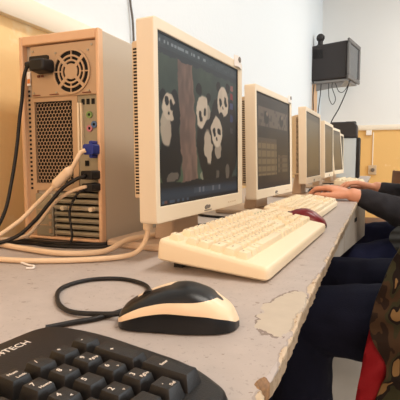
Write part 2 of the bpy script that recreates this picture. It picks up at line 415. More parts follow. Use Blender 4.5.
    if v < .105:
        c = bl((26, 32, 40), (46, 58, 70), max(0, math.sin((v) / .105 * PI)))
        if v < .028:
            c = (30, 32, 38)
            if .02 < u < .30 and hsh(int(u * 40), 9) > .4: c = (112, 72, 60) if hsh(int(u * 40), 5) > .5 else (70, 84, 100)
        elif .05 < v < .085 and .36 < u < .72:
            c = bl(c, (120, 120, 124), .25 + .6 * (hsh(int(u * 45), 2) > .7))
    elif v < .135: c = (22, 24, 28)
    return c
def paint_windows(u, v):
    c = bl((42, 36, 32), (58, 50, 42), vnoise(u * 5, v * 5))
    if v > .93: c = (52, 46, 42)
    if .06 < u < .92 and .66 < v < .86:
        c = (104, 90, 76)
        if hsh(int(u * 26), int(v * 30)) > .8: c = (78, 66, 58)
        for cu in (.27, .72):
            c = bl(c, (40, 34, 30), ell(u, v, cu, .76, .07, .075) * 9); c = bl(c, (130, 110, 92), ell(u, v, cu + .02, .80, .03, .025) * 9)
    if .04 < u < .56 and .14 < v < .54:
        c = (128, 108, 80)
        if (v * 40) % 3.2 < .9: c = (92, 76, 58)
        if (u * 40) % 5 < .8: c = (100, 84, 64)
        if v > .50: c = (88, 76, 64)
    if .60 < u < .92 and .16 < v < .36:
        c = (104, 90, 72)
        if .66 < u < .74: c = (64, 54, 44)
        if (v * 30) % 2 < .5: c = (82, 70, 58)
    if v < .06: c = (36, 34, 34)
    return c
def paint_plain(seed):
    def f(u, v):
        return bl(bl((82, 72, 58), (112, 100, 78), v + .3 * vnoise(u * 3 + seed, v * 4)), (60, 54, 48), .5 if (v > .9 or v < .1) else 0)
    return f
def screen_mesh(w, h, nu, nv, fn):
    me = bpy.data.meshes.new('screen'); vs, fs, cs = [], [], []
    for j in range(nv + 1):
        for i in range(nu + 1):
            u, v = i / nu, j / nv; vs.append((-w / 2 + w * u, 0, h * v)); c = fn(u, v)
            cs.append(lin([max(0, min(255, x)) / 255. for x in c]) + (1,))
    for j in range(nv):
        for i in range(nu):
            a = j * (nu + 1) + i; fs.append((a, a + 1, a + nu + 2, a + nu + 1))
    me.from_pydata(vs, [], fs); at = me.color_attributes.new('Col', 'FLOAT_COLOR', 'POINT')
    at.data.foreach_set('color', [x for c in cs for x in c]); me.materials.append(SCREEN)
    return me
MW, MZ0, MZ1 = .368, .060, .365       # case width, bottom and top above the desk
def case_mesh():
    bm = NB(); w = MW / 2
    sw, s0, s1 = .166, .086, .348
    # front frame built as a ring of four bars so the screen sits in a real recess
    o = rounded_poly([(-w, MZ0), (w, MZ0), (w, MZ1), (-w, MZ1)], .006, 3); 
    inner = [(-sw - .005, s0), (sw - .005, s0), (sw - .005, s1), (-sw - .005, s1)]
    I0 = inner; 
    # front face: bridge rounded outer loop and inner loop by corner fans
    def loop(pts, y): return [bm.verts.new((p[0], y, p[1])) for p in pts]
    F = loop(o, 0.0); B = loop(o, .030)
    If = loop(I0, 0.0); Ib = loop(I0, .0035)
    n = len(o); per = n // 4
    for k in range(4):
        seg = [F[k * per + j] for j in range(per)]
        for j in range(per - 1): bm.faces.new([seg[j], seg[j + 1], If[k]])
        bm.faces.new([seg[-1], F[((k + 1) * per) % n], If[(k + 1) % 4], If[k]])
        bm.faces.new([If[k], If[(k + 1) % 4], Ib[(k + 1) % 4], Ib[k]])
    for i in range(n): bm.faces.new([F[i], F[(i + 1) % n], B[(i + 1) % n], B[i]])
    bm.faces.new(B); bm.faces.new(Ib)
    return bm
def make_monitor(label, loc, rz, fn, nu, nv, tilt=1.5, cap=True, detail=True, logo=True, drop=0):
    t = thing('computer_monitor', label, 'monitor', loc, rz, 'flat beige monitors along the desk')
    piv = Vector((0, .05, .10)); MT = T((0, 0, -drop)) @ T(piv) @ Matrix.Rotation(math.radians(-tilt), 4, 'X') @ T(-piv)
    def P(o): o.data.transform(MT); return o
    P(obj('case', case_mesh(), BEIGE, t, bevel=.0015))
    sc = bpy.data.objects.new('screen', screen_mesh(.332, .262, nu, nv, fn)); COL.objects.link(sc); sc.parent = t
    sc.data.transform(MT @ T((-.005, .003, .086)))
    bm = NB(); 
    for x0, x1, z0, z1 in ((-.166, .166, .086, .0885), (-.166, .166, .3455, .348), (-.166, -.1635, .086, .346), (.1635, .166, .086, .346)):
        box(bm, x0 - .005, x1 - .005, .0015, .0029, z0, z1)
    P(obj('screen_border', bm, BLK, t))
    # back housing with vent slots on its flanks
    bm = NB(); hw = .176
    v = [(-hw, .030), (-hw, .043), (-.12, .075), (.12, .075), (hw, .043), (hw, .030)]
    prism(bm, v, 'z', .098, .335, 0)
    hb = obj('back_housing', bm, BEIGE_D, t, bevel=.003); P(hb)
    if detail:
        for s in (-1, 1):
            bm = NB()
            for k in range(46):
                z = .105 + k * .0048
                box(bm, s * hw - .0006, s * hw + .0006, .0312, .0405, z, z + .0025)
            P(obj('vent_slots', bm, DARK, hb))
    # stand
    bm = NB(); frustum(bm, (-.055, .055, .045, .085), .012, (-.045, .045, .042, .072), .12)
    obj('stand_neck', bm, BASE_P, t, bevel=.004)
    bm = NB(); prism(bm, rounded_poly([(-.105, .004), (.105, .004), (.105, .160), (-.105, .160)], .02, 6), 'z', 0, .013)
    obj('stand_base', bm, BASE_P, t, bevel=.004)
    if logo:
        bm = NB(); 
        for k, (dx, rr) in enumerate(((-.006, .0075), (.004, .006))):
            pts = [(dx + rr * math.cos(a) + .25 * rr * math.sin(a), .0705 + .55 * rr * math.sin(a)) for a in [2 * PI * q / 20 for q in range(20)]]
            prism(bm, pts, 'y', -.0006 - .0002 * k, .001)
        box(bm, -.016, .016, -.0005, .001, .0635, .065)
        P(obj('logo', bm, GREY, t))
        bm = NB(); 
        for k in range(4): box(bm, .10 + k * .012, .106 + k * .012, -.0004, .001, .069, .0715)
        P(obj('buttons', bm, BEIGE_D, t))
    if cap:
        bm = NB()
        # a curled white paper tag stuck over the upper right corner
        prev = None
        for i in range(9):
            f = i / 8; x = .134 + .042 * f; zl = .356 - .002 * f; yy = -.0012 - .0035 * math.sin(f * PI)
            q = [bm.verts.new(c) for c in ((x, yy, zl - .004), (x, yy, zl + .019 - .003 * abs(f - .4)), (x, yy + .0008, zl + .019 - .003 * abs(f - .4)), (x, yy + .0008, zl - .004))]
            if prev:
                for k in range(4): bm.faces.new([prev[k], prev[(k + 1) % 4], q[(k + 1) % 4], q[k]])
            else: bm.faces.new(q)
            prev = q
        bm.faces.new(prev[::-1])
        tg = P(obj('paper_tag', bm, WHITEP, t)); tag(tg, 'curled white paper tag')
        bm = NB(); prism(bm, [(.156 + .0065 * math.cos(a), .3670 + .006 * math.sin(a)) for a in [2 * PI * q / 14 for q in range(14)]], 'y', -.0056, -.0045)
        P(obj('printed_mark', bm, GREY, tg))
    return t
def mon_at(X, Y, ang):      # front-left corner of the case -> origin of the monitor, heading
    a = math.radians(ang); c = (X + math.sin(a) * MW / 2, Y + math.cos(a) * MW / 2, DT)
    return c, PI / 2 - a
for (X, Y, ang, lab, fn, nu, nv, tl, cp) in (
    (-.3057, .5954, 4.0, 'nearest beige monitor, showing pandas around a tree trunk', paint_panda, 220, 170, .6, True),
    (-.299, 1.160, 4.6, 'beige monitor showing dark overlapping windows, right behind the panda screen', paint_windows, 110, 90, 1.5, True),
    (-.2645, 1.806, 2.1, 'beige monitor with plain dim screen, third along the row from the panda screen', paint_plain(1), 30, 24, 1.5, False),
    (-.267, 2.487, 1.7, 'beige monitor with plain dim screen, fourth along the row from the panda screen', paint_plain(3), 24, 20, 1.5, False),
    (-.262, 2.98, 4.5, 'backward-leaning beige monitor, fifth along the row from the panda screen', paint_plain(5), 20, 16, 6.0, False),
    (-.285, 3.60, 2.0, 'far beige monitor half hidden beside the pale computer tower at the row end', paint_plain(8), 16, 14, 1.5, False)):
    loc, rz = mon_at(X, Y, ang)
    m = make_monitor(lab, loc, rz, fn, nu, nv, tl, cp, detail=Y < 3, logo=Y < 2.5, drop=.010 if 1 < Y < 1.5 else 0)
    if Y < 1:
        MON1 = m

# ------------------------------------------------------------------ computer tower (rear side towards the camera)
tw = thing('computer_tower', 'beige computer tower turned rear side out, its back full of cables', 'computer', (-.5590, .697, DT))
W2, TH, TD = .0895, .390, .42
bm = NB()
box(bm, -W2, W2, .012, TD, .004, TH)
obj('case', bm, CASE, tw, bevel=.003)
# rim
bm = NB(); r = .0075
for x0, x1, z0, z1 in ((-W2 - .001, -W2 + r, .004, TH + .001), (W2 - r + .001, W2 + .001, .004, TH + .001), (-W2 + r, W2 - r + .001, TH - .016, TH + .001), (-W2 + r, W2 - r + .001, .004, .009)):
    box(bm, x0, x1, -.002, .0125, z0, z1)
obj('rear_rim', bm, RIM, tw, bevel=.002)
RX0, RX1 = -W2 + r, W2 - r + .001
# rear plate pieces around the hex grille cavity
bm = NB()
HX0, HX1, HZ0, HZ1 = -.064, .024, .112, .268
for x0, x1, z0, z1 in ((RX0, HX0, .009, .278), (HX0, HX1, HZ1, .278), (HX0, HX1, .098, HZ0), (HX1, .036, .098, .278)):
    box(bm, x0, x1, .006, .013, z0, z1)
rp = obj('rear_plate', bm, REAR, tw)
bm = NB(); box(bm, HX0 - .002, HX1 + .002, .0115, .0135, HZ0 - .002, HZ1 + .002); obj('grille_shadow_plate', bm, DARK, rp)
# hex grille: every cell a ring between an outer and an inner hexagon
bm = NB(); p = .0076; R = p / math.sqrt(3); ri = R * .88
row = 0; z = HZ0 + R
while z < HZ1 - .001:
    x = HX0 + p / 2 + (p / 2 if row % 2 else 0)
    while x < HX1 - .001:
        O, I, I2 = [], [], []
        for k in range(6):
            a = PI / 6 + k * PI / 3; cx, cz = math.cos(a), math.sin(a)
            O.append(bm.verts.new((x + R * cx, .0065, z + R * cz))); I.append(bm.verts.new((x + ri * cx, .0065, z + ri * cz))); I2.append(bm.verts.new((x + ri * cx, .0073, z + ri * cz)))
        for k in range(6):
            bm.faces.new([O[k], O[(k + 1) % 6], I[(k + 1) % 6], I[k]]); bm.faces.new([I[k], I[(k + 1) % 6], I2[(k + 1) % 6], I2[k]])
        x += p
    z += R * 1.5; row += 1
obj('hex_grille', bm, REAR, tw, smooth=0)
# power supply
bm = NB(); box(bm, -.066, RX1, .002, .012, .276, TH - .018)
ps = obj('power_supply', bm, REAR, tw, bevel=.002)
FX, FZ = .029, .319
bm = NB(); cyl(bm, (FX, .0012, FZ), .0405, .0012, 'y', 48); obj('fan_opening', bm, DARK, ps)
bm = NB()
for r0, r1 in ((.0185, .0218), (.0268, .0300), (.0375, .0410)):
    ring(bm, (FX, -.0012, FZ), r0, r1, .0022, 'y', n=48)
cyl(bm, (FX, -.0012, FZ), .0142, .0022, 'y', 32)
for k in range(4):
    a = PI / 4 + k * PI / 2; M = T((FX, 0, FZ)) @ Matrix.Rotation(a, 4, 'Y')
    box(bm, .0125, .0385, -.0013, .0009, -.0030, .0030, M=M)
for k in range(4):
    a = k * PI / 2 + .03; M = T((FX, 0, FZ)) @ Matrix.Rotation(a, 4, 'Y')
    box(bm, .0215, .0385, -.0011, .0008, -.0010, .0010, M=M)
obj('fan_grille', bm, REAR, ps)
bm = NB()
for x, z in ((FX - .036, FZ - .036), (FX + .036, FZ - .036), (FX - .036, FZ + .036), (FX + .036, FZ + .036), (-.06, .362), (-.06, .284), (.073, .364)):
    cyl(bm, (x, .0022, z), .0022, -.0016, 'y', 10)
obj('screw', bm, METAL, ps)
bm = NB()
for x0, x1 in ((-.062, -.045), (-.022, -.002), (.02, .04), (.052, .07)): box(bm, x0, x1, -.0003, .002, .279, .2805)
box(bm, -.05, -.044, -.0002, .002, .313, .317); box(bm, -.041, -.036, -.0002, .002, .313, .317)
tag(obj('lettering', bm, mat('brown_ink', (120, 66, 44), .6), ps), kind='stuff')
bm = NB(); prism(bm, rounded_poly([(-.067, .326), (-.022, .326), (-.022, .353), (-.067, .353)], .004, 3), 'y', -.001, .003); obj('power_socket', bm, BLK, ps)
# sticker and vent column on the far left
bm = NB(); box(bm, -.0785, -.070, .0045, .0062, .300, .326); st = obj('sticker', bm, WHITEP, tw); tag(st, 'white and orange sticker')
bm = NB(); box(bm, -.0775, -.071, .0038, .0046, .304, .312); obj('sticker_band', bm, ORANGE, st)
bm = NB()
for k in range(24):
    z = .10 + k * .0085
    if .29 < z < .33: continue
    box(bm, -.0775, -.0728, .0052, .0062, z, z + .0042)
obj('side_vent_slots', bm, DARK, rp)
# ports plate
bm = NB(); box(bm, .036, RX1, .008, .014, .098, .276); io = obj('port_plate', bm, REARG, tw)
bm = NB(); box(bm, .039, .0425, .000, .009, .168, .262); box(bm, .0445, .0475, .002, .009, .168, .262); obj('bracket_bar', bm, CREAM, io, bevel=.001)
bm = NB()
bm.free()
for (x, z, w, h) in ((.045, .259, .006, .010), (.056, .259, .006, .010), (.067, .259, .006, .010), (.050, .146, .008, .010)):
    bm = NB(); box(bm, x, x + w, .0065, .009, z, z + h); obj('port_hole', bm, DARK, io)
for (x, z, cm) in ((.062, .240, (120, 150, 90)), (.072, .222, (80, 110, 150)), (.062, .215, (190, 120, 130))):
    bm = NB(); ring(bm, (x, .009, z), .0028, .0062, -.004, 'y', n=20); j = obj('audio_jack', bm, mat('jack_%d' % cm[0], cm, .4), io)
    bm = NB(); cyl(bm, (x, .0085, z), .0028, -.002, 'y', 12); obj('jack_hole', bm, DARK, j)
# expansion slots: covers with dark gaps, and a ribbed block left of them
bm = NB(); box(bm, -.023, RX1, .012, .014, .009, .098); obj('slot_recess', bm, DARK, rp)
for k in range(7):
    z = .012 + k * .0123
    bm = NB(); prism(bm, [(.011, z), (.0055, z + .001), (.004, z + .0048), (.0055, z + .0085), (.011, z + .0095)], 'x', -.022, RX1)
    sl = obj('slot_cover', bm, REARG, tw)
bm = NB(); box(bm, -.065, -.024, .002, .010, .009, .092); blk = obj('latch_block', bm, REARG, tw, bevel=.002)
bm = NB()
for k in range(5): box(bm, -.032, -.026, -.001, .003, .016 + k * .014, .024 + k * .014)
box(bm, -.060, -.036, .0012, .003, .03, .032); box(bm, -.060, -.036, .0012, .003, .06, .062)
obj('latch_ribs', bm, REAR, blk)
bm = NB(); box(bm, .012, .060, .0, .006, .062, .070); dv = obj('video_port', bm, METAL, tw, bevel=.001)
bm = NB()
for x in (.004, .068): cyl(bm, (x, .006, .066), .0045, -.012, 'y', 12)
obj('port_screw', bm, CREAM, dv)
bm = NB()
for x in (-.07, .07):
    for y in (.04, .36): cyl(bm, (x, y, -.0), .012, .004, 'z', 16)
obj('rubber_foot', bm, BLK, tw)

# cables of the tower: each with its plug is a thing of its own
def W(x, y, z): return (-.5590 + x, .697 + y, DT + z)
pc = thing('power_cord', 'thick black power cord plugged into the top of the computer tower', 'cable', W(-.024, 0, .330))
def rel(o, pts): L = o.location; return [tuple(Vector(p) - L) for p in pts]
bm = NB(); prism(bm, rounded_poly([(-.018, -.0105), (.014, -.0105), (.014, .0105), (-.018, .0105)], .006, 4), 'y', -.030, -.0025, a1pts=rounded_poly([(-.022, -.0128), (.018, -.0128), (.018, .0128), (-.022, .0128)], .008, 4))
obj('plug', bm, CABLE_B, pc, bevel=.003)
tube_obj('plug_neck', [(-.008, -.020, 0), (-.020, -.022, .002), (-.030, -.024, .002)], lambda t: .0085 - .0035 * t, CABLE_B, pc)
tube_obj('cord', rel(pc, [(-.603, .673, 1.071), (-.611, .672, 1.066), (-.617, .670, 1.045), (-.622, .670, 1.010), (-.628, .668, .972), (-.632, .664, .925), (-.634, .65, .86), (-.637, .63, .797), (-.650, .60, .756), (-.70, .57, .746), (-.73, .56, .746)]), .0034, CABLE_B, pc)
vg = thing('video_cable', 'cream video cable with blue plug and thick ferrite bulge, behind the tower', 'cable', (-.4835, .697, .916))
bm = NB(); prism(bm, rounded_poly([(-.009, -.0095), (.013, -.0095), (.013, .0095), (-.009, .0095)], .004, 3), 'y', -.022, .0055); b1 = obj('plug', bm, BLUE, vg, bevel=.003); tag(b1, 'blue plug')
bm = NB()
for z in (-.012, .012): cyl(bm, (.004, -.017, z), .0036, .018, 'y', 10)
obj('thumbscrew', bm, BLUE, b1)
tube_obj('cord', rel(vg, [(-.482, .668, .914), (-.489, .664, .910), (-.493, .658, .899), (-.503, .655, .882), (-.52, .652, .866), (-.539, .648, .848), (-.573, .64, .815), (-.600, .622, .784), (-.64, .59, .754), (-.70, .55, .7455), (-.73, .545, .7455)]), .0040, CABLE_C, vg)
tube_obj('ferrite_bulge', rel(vg, [(-.502, .6553, .883), (-.510, .654, .8755), (-.52, .652, .866), (-.531, .6497, .8557), (-.537, .6483, .850)]), lambda t: .0052 + .0036 * min(1, 5 * t, 5 * (1 - t)), CABLE_C, vg)
def plug_cable(label, px, pz, pts, r, m, w, h):
    o = thing('signal_cable', label, 'cable', (px, .697, pz))
    bm = NB(); prism(bm, rounded_poly([(-w, -h), (w * .9, -h), (w * .9, h), (-w, h)], .003, 3), 'y', -.028, .0075); obj('plug', bm, CABLE_B, o, bevel=.003)
    tube_obj('cord', [(-w * .5, -.024, 0)] + rel(o, pts), r, m, o); return o
plug_cable('black cable from the upper of two black plugs, swooping left to the desk', -.4815, .870, [(-.483, .664, .868), (-.495, .66, .864), (-.518, .650, .848), (-.54, .640, .821), (-.566, .630, .789), (-.596, .612, .760), (-.65, .585, .7452), (-.73, .575, .7452)], .0034, CABLE_B, .0125, .0078)
plug_cable('cream cable from the lower black plug, sagging left behind the tower', -.4805, .848, [(-.485, .666, .849), (-.511, .664, .841), (-.54, .662, .825), (-.563, .660, .802), (-.580, .655, .780), (-.60, .640, .757), (-.65, .615, .7525), (-.73, .600, .7535)], .0034, CABLE_C, .0115, .0072)
th = thing('signal_cable', 'thin black cable looping straight down past the expansion slots', 'cable', (-.50, .66, .80))
tube_obj('cord', rel(th, [(-.482, .668, .848), (-.499, .663, .835), (-.514, .662, .808), (-.511, .660, .780), (-.507, .657, .758), (-.515, .653, .744), (-.545, .660, .7435), (-.60, .672, .7435)]), .0022, CABLE_B, th)
for lab, pts, r in (('black cable lying on the desk against the tower foot', [(-.68, .655, DT + .004), (-.62, .668, DT + .004), (-.56, .662, DT + .004), (-.50, .675, DT + .004), (-.455, .70, DT + .004), (-.447, .80, DT + .004), (-.445, .92, DT + .004)], .0036),
                    ('black cable lying on the desk just in front of the other by the tower foot', [(-.69, .630, DT + .003), (-.60, .650, DT + .003), (-.55, .645, DT + .003), (-.49, .655, DT + .003), (-.435, .69, DT + .003), (-.437, .78, DT + .003), (-.436, .88, DT + .003)], .0028)):
    tag(tube_obj('desk_cable', pts, r, CABLE_B), lab, 'cable')
# cream cables lying on the desk, running to the panda monitor
tag(tube_obj('desk_cable', [(-.73, .615, DT + .006), (-.643, .612, DT + .006), (-.56, .596, DT + .006), (-.474, .588, DT + .006), (-.42, .625, DT + .006), (-.400, .672, DT + .0195), (-.385, .72, DT + .0195), (-.372, .80, DT + .0195), (-.366, .89, DT + .0195)], .0047, CABLE_C), 'thick cream cable along the desk between tower foot and monitor stand', 'cable')
mc = thing('monitor_cable', 'cream cable hanging from the panda monitor and running left across the desk', 'cable', (-.352, .640, DT))
bm = NB(); cyl(bm, (.008, .0, .044), .0078, .016, 'z', 14, r2=.0085); obj('plug', bm, CABLE_C, mc, bevel=.002)
tube_obj('cord', rel(mc, [(-.344, .64, DT + .05), (-.345, .638, DT + .035), (-.350, .630, DT + .018), (-.362, .612, DT + .007), (-.40, .575, DT + .005), (-.47, .535, DT + .005), (-.54, .520, DT + .005), (-.66, .515, DT + .005), (-.73, .53, DT + .005)]), .0042, CABLE_C, mc)
# torn bit of paper / string
tag(tube_obj('paper_scrap', [(-.505, .527, DT + .002), (-.49, .520, DT + .0025), (-.476, .516, DT + .002), (-.462, .510, DT + .003), (-.458, .503, DT + .002), (-.466, .499, DT + .002)], .0016, WHITEP), 'small torn pale scrap on the desk in front of the cream cables', 'scrap')
# cables lying on the desk beyond the panda monitor
for i, pts in enumerate(([(-.30, .93, 0), (-.34, 1.0, 0), (-.38, 1.06, 0), (-.36, 1.14, 0), (-.31, 1.19, 0), (-.33, 1.28, 0)],
                         [(-.42, .96, 0), (-.36, 1.01, 0), (-.33, 1.07, 0), (-.37, 1.13, 0), (-.45, 1.16, 0), (-.5, 1.22, 0)],
                         [(-.36, 1.0, .006), (-.35, 1.08, .006), (-.34, 1.16, .006), (-.37, 1.21, .002)])):
    tag(tube_obj('desk_cable', [(p[0], p[1], p[2] + DT + .0035) for p in pts], .0035, CABLE_B),
        ('black cable curving on the desk between panda monitor and the next one, nearest the keyboard', 'black cable snaking back to the wall behind the panda monitor', 'short black cable crossing over the tangle behind the panda monitor')[i], 'cable')
for i, y in enumerate((1.30, 1.36, 1.44)):
    tag(tube_obj('desk_cable', [(-.30 - .01 * i, y - .06, DT + .0035), (-.285, y + .02, DT + .0035), (-.31, y + .09, DT + .0035), (-.28 - .012 * i, y + .17, DT + .0035), (-.305, y + .25, DT + .0035)], .0038, CABLE_B),
        ('black cable under the front left end of the second screen', 'black cable under the middle of the second screen', 'black cable under the right end of the second screen')[i], 'cable')
for i, y in enumerate((1.72, 2.38, 2.98)):
    tag(tube_obj('desk_cable', [(-.32, y - .12, DT + .004), (-.28, y - .06, DT + .004), (-.33, y, DT + .004), (-.27, y + .07, DT + .004), (-.34, y + .13, DT + .004)], .004, CABLE_B),
        ('black cable tangle between the second and third screens', 'black cable tangle between the third and fourth screens', 'black cable tangle between the fourth and fifth screens')[i], 'cable')

# ------------------------------------------------------------------ keyboards
# layout: (u, v, width, text) in key units; v grows toward the user
def layout():
    K = []
    F = [0, 2, 3, 4, 5, 6.5, 7.5, 8.5, 9.5, 11, 12, 13, 14]
    for i, u in enumerate(F): K.append((u, 0, 1, 'Esc' if i == 0 else 'F%d' % i))
    for i, t in enumerate('`1234567890-='): K.append((i, 1.4, 1, t))
    K.append((13, 1.4, 2, '<-'))
    K.append((0, 2.4, 1.5, 'Tab'))
    for i, t in enumerate('QWERTYUIOP[]'): K.append((1.5 + i, 2.4, 1, t))
    K.append((13.5, 2.4, 1.5, '\\'))
    K.append((0, 3.4, 1.75, 'Caps'))
    for i, t in enumerate('ASDFGHJKL;\''): K.append((1.75 + i, 3.4, 1, t))
    K.append((12.75, 3.4, 2.25, 'Enter'))
    K.append((0, 4.4, 2.25, 'Shift'))
    for i, t in enumerate('ZXCVBNM,./'): K.append((2.25 + i, 4.4, 1, t))
    K.append((12.25, 4.4, 2.75, 'Shift'))
    for u, w, t in ((0, 1.25, 'Ctrl'), (1.25, 1.25, ''), (2.5, 1.25, 'Alt'), (3.75, 6.25, ''), (10, 1.25, 'Alt'), (11.25, 1.25, ''), (12.5, 1.25, ''), (13.75, 1.25, 'Ctrl')): K.append((u, 5.4, w, t))
    return K
def nav():
    K = []
    for i, t in enumerate(('Prt', 'Scr', 'Brk')): K.append((15.25 + i, 0, 1, t))
    for i, t in enumerate(('Ins', 'Hm', 'PgU')): K.append((15.25 + i, 1.4, 1, t))
    for i, t in enumerate(('Del', 'End', 'PgD')): K.append((15.25 + i, 2.4, 1, t))
    K.append((16.25, 4.4, 1, '^'))
    for i, t in enumerate('<v>'): K.append((15.25 + i, 5.4, 1, t))
    return K
def pad():   # last two numbers: height in units
    return [(18.5, 1.4, 1, 'Num', 1), (19.5, 1.4, 1, '/', 1), (20.5, 1.4, 1, '*', 1), (21.5, 1.4, 1, '-', 1),
            (18.5, 2.4, 1, '7', 1), (19.5, 2.4, 1, '8', 1), (20.5, 2.4, 1, '9', 1), (21.5, 2.4, 1, '+', 2),
            (18.5, 3.4, 1, '4', 1), (19.5, 3.4, 1, '5', 1), (20.5, 3.4, 1, '6', 1),
            (18.5, 4.4, 1, '1', 1), (19.5, 4.4, 1, '2', 1), (20.5, 4.4, 1, '3', 1), (21.5, 4.4, 1, 'Enter', 2),
            (18.5, 5.4, 2, '0', 1), (20.5, 5.4, 1, '.', 1)]
U = .0191
def key_bm(bm, w, d, txt, h=.0095, ox=0, oy=0, oz=0, sub=None, off=.0, tsize=.0046, inset=.0028):
    g = .0006
    x0, x1, y0, y1 = ox - w / 2 + g, ox + w / 2 - g, oy - d / 2 + g, oy + d / 2 - g
    n0 = len(bm.verts)
    tmp = NB()
    frustum(tmp, (x0, x1, y0, y1), oz, (x0 + inset, x1 - inset, y0 + inset * .9 + .0006, y1 - inset * .75), oz + h)
    bmesh.ops.bevel(tmp, geom=[e for e in tmp.edges], offset=.0007, segments=2, affect='EDGES', profile=.6)
    me = bpy.data.meshes.new('k'); tmp.to_mesh(me); tmp.free(); bm.from_mesh(me); bpy.data.meshes.remove(me)
    if txt:
        sz = tsize if len(txt) < 2 else tsize * .62
        px = ox - (w / 2 - inset - .004 if len(txt) < 3 else 0); py = oy + d * .12 + off
        if len(txt) >= 3: px = ox
        text_bm(bm, txt, sz, T((px, py, oz + h + .0001)), 1)
    if sub: text_bm(bm, sub, tsize * .6, T((ox + .0012, oy - d * .18, oz + h + .0001)), 1)
def case_prism(bm, outline, z_of, h0):
    # keyboard case: outline in (u,v) with tilted top given by z_of(v); vertical sides with a rounded top edge
    n = len(outline)
    C = Vector((sum(p[0] for p in outline) / n, sum(p[1] for p in outline) / n))
    rows = []
    for ins, dz in ((.0035, None), (0, None), (0, -.006), (.0018, -.0015), (.005, 0)):
        rowv = []
        for i, p in enumerate(outline):
            a = Vector(outline[i - 1]); b = Vector(outline[(i + 1) % n]); tdir = (b - a).normalized(); nrm = Vector((-tdir.y, tdir.x))
            if nrm.dot(C - Vector(p)) < 0: nrm = -nrm
            q = Vector(p) + nrm * ins
            z = (h0(q.y) if ins > 0 else h0(q.y) + .003) if dz is None else z_of(q.y) + dz
            rowv.append(bm.verts.new((q.x, q.y, z)))
        rows.append(rowv)
    for a, b in zip(rows, rows[1:]):
        for i in range(n): bm.faces.new([a[i], a[(i + 1) % n], b[(i + 1) % n], b[i]])
    bm.faces.new(rows[0][::-1]); bm.faces.new(rows[-1])
KEYMESH = {}
def cream_keyboard(label, loc, rz, tilt, L=.445, Wd=.150, individual=True):
    kb = thing('keyboard', label, 'keyboard', loc, rz, 'cream keyboards on the desk')
    R = Matrix.Rotation(math.radians(tilt), 4, 'X')
    TT = .019
    bm = NB(); out = rounded_poly([(0, 0), (L, 0), (L, Wd), (0, Wd)], .010, 5)
    case_prism(bm, out, lambda y: TT + .0135 * max(0, min(1, (y / Wd))) , lambda y: .001)
    o = obj('case', bm, CREAM, kb, smooth=45); o.data.transform(R)
    s = (L - .020) / 22.5; slope = math.atan2(.0135, Wd)
    d = .0185
    def place(u, v, w, t, hh=1):
        cx = .010 + (u + w / 2) * s; cy = Wd - .0205 - (v + hh / 2 - .5) * d * 1.02; cz = TT + .0135 * cy / Wd - .002
        return cx, cy, cz
    # dark gaps between the key blocks
    allk = [k + (1,) for k in layout() + nav()] + pad()
    one = None if individual else NB()
    for (u, v, w, t, hh) in allk:
        cx, cy, cz = place(u, v, w, t, hh)
        key = (round(w * s, 5), hh, t)
        if individual:
            if key not in KEYMESH:
                b2 = NB(); key_bm(b2, w * s, hh * d, t, h=.0105)
                k = obj('key', b2, [KEYC, INKG], kb, smooth=40); KEYMESH[key] = k.data
            else:
                k = bpy.data.objects.new('key', KEYMESH[key]); COL.objects.link(k); k.parent = kb
            k.matrix_local = R @ T((cx, cy, cz)) @ Matrix.Rotation(slope, 4, 'X')
        else:
            key_bm(one, w * s, hh * d, '', h=.0105, ox=cx, oy=cy, oz=cz)
    if one is not None:
        k = obj('keys', one, KEYC, kb, smooth=40); k.data.transform(R)
    bm = NB()
    for k in range(3): box(bm, .010 + s * (18.9 + k * 1.1), .010 + s * (19.4 + k * 1.1), Wd - .026, Wd - .0235, TT + .0085, TT + .0118)
    lp = obj('indicator_lights', bm, mat('led_green', (140, 160, 110), .4), kb); lp.data.transform(R)
    bm = NB()
    hb = math.sin(math.radians(tilt)) * (Wd - .02)
    for x in (.03, L - .055): box(bm, x, x + .025, Wd - .028, Wd - .014, 0.0, hb + .002)
    obj('flip_foot', bm, BLK, kb)
    return kb
def yaw(a): return PI / 2 - math.radians(a)
cream_keyboard('large cream keyboard lying in front of the panda screen', (-.126, .551, DT + .001), yaw(3.0), 5.0, .448, .164)
cream_keyboard('cream keyboard beyond the red mouse, in front of the second screen', (-.141, 1.135, DT + .001), yaw(2.2), 2.2, .440, .136)
cream_keyboard('far cream keyboard beyond the typing hands, near the row end', (-.105, 2.75, DT + .001), yaw(3.0), 3.0, .44, .140, False)

# black keyboard: local origin at the Num key, u right, v back
bk = thing('keyboard', 'black keyboard in the near corner with white lettering on its frame', 'keyboard', (0, 0, DT), 0)
e1 = math.radians(83.0); PI_ = 1.31 * .0193; VI_ = 1.46 * .0193
cx_ = -.158 - math.cos(e1) * PI_ - math.sin(e1) * VI_; cy_ = .212 - math.sin(e1) * PI_ + math.cos(e1) * VI_
bk.location = (cx_, cy_, DT + .002); bk.rotation_euler = (0, 0, e1)
Q = .0193
def bz(v): return .0195 + .007 * max(0, min(1, (v + .105) / .17))      # top surface height, v back
bm = NB()
out = rounded_poly([(-.372, .062), (.082, .064), (.092, .020), (.086, -.070), (.066, -.107), (-.355, -.108)], [.03, .034, .03, .03, .012, .03], 7)
case_prism(bm, out, bz, lambda v: .0005)
obj('case', bm, BLK, bk, smooth=45)
bm = NB(); text_bm(bm, 'A4TECH', .0088, T((.0338, .0456, bz(.045) + .0002)) @ Matrix.Rotation(.0, 4, 'Z') @ Matrix.Diagonal((.95, 1.0, 1, 1)), 0)
obj('brand_lettering', bm, WHITEINK, bk, smooth=0)
bm = NB(); box(bm, -.012, .070, -.0985, .0125, .0185, .0215); 
slope = math.atan2(.007, .17)
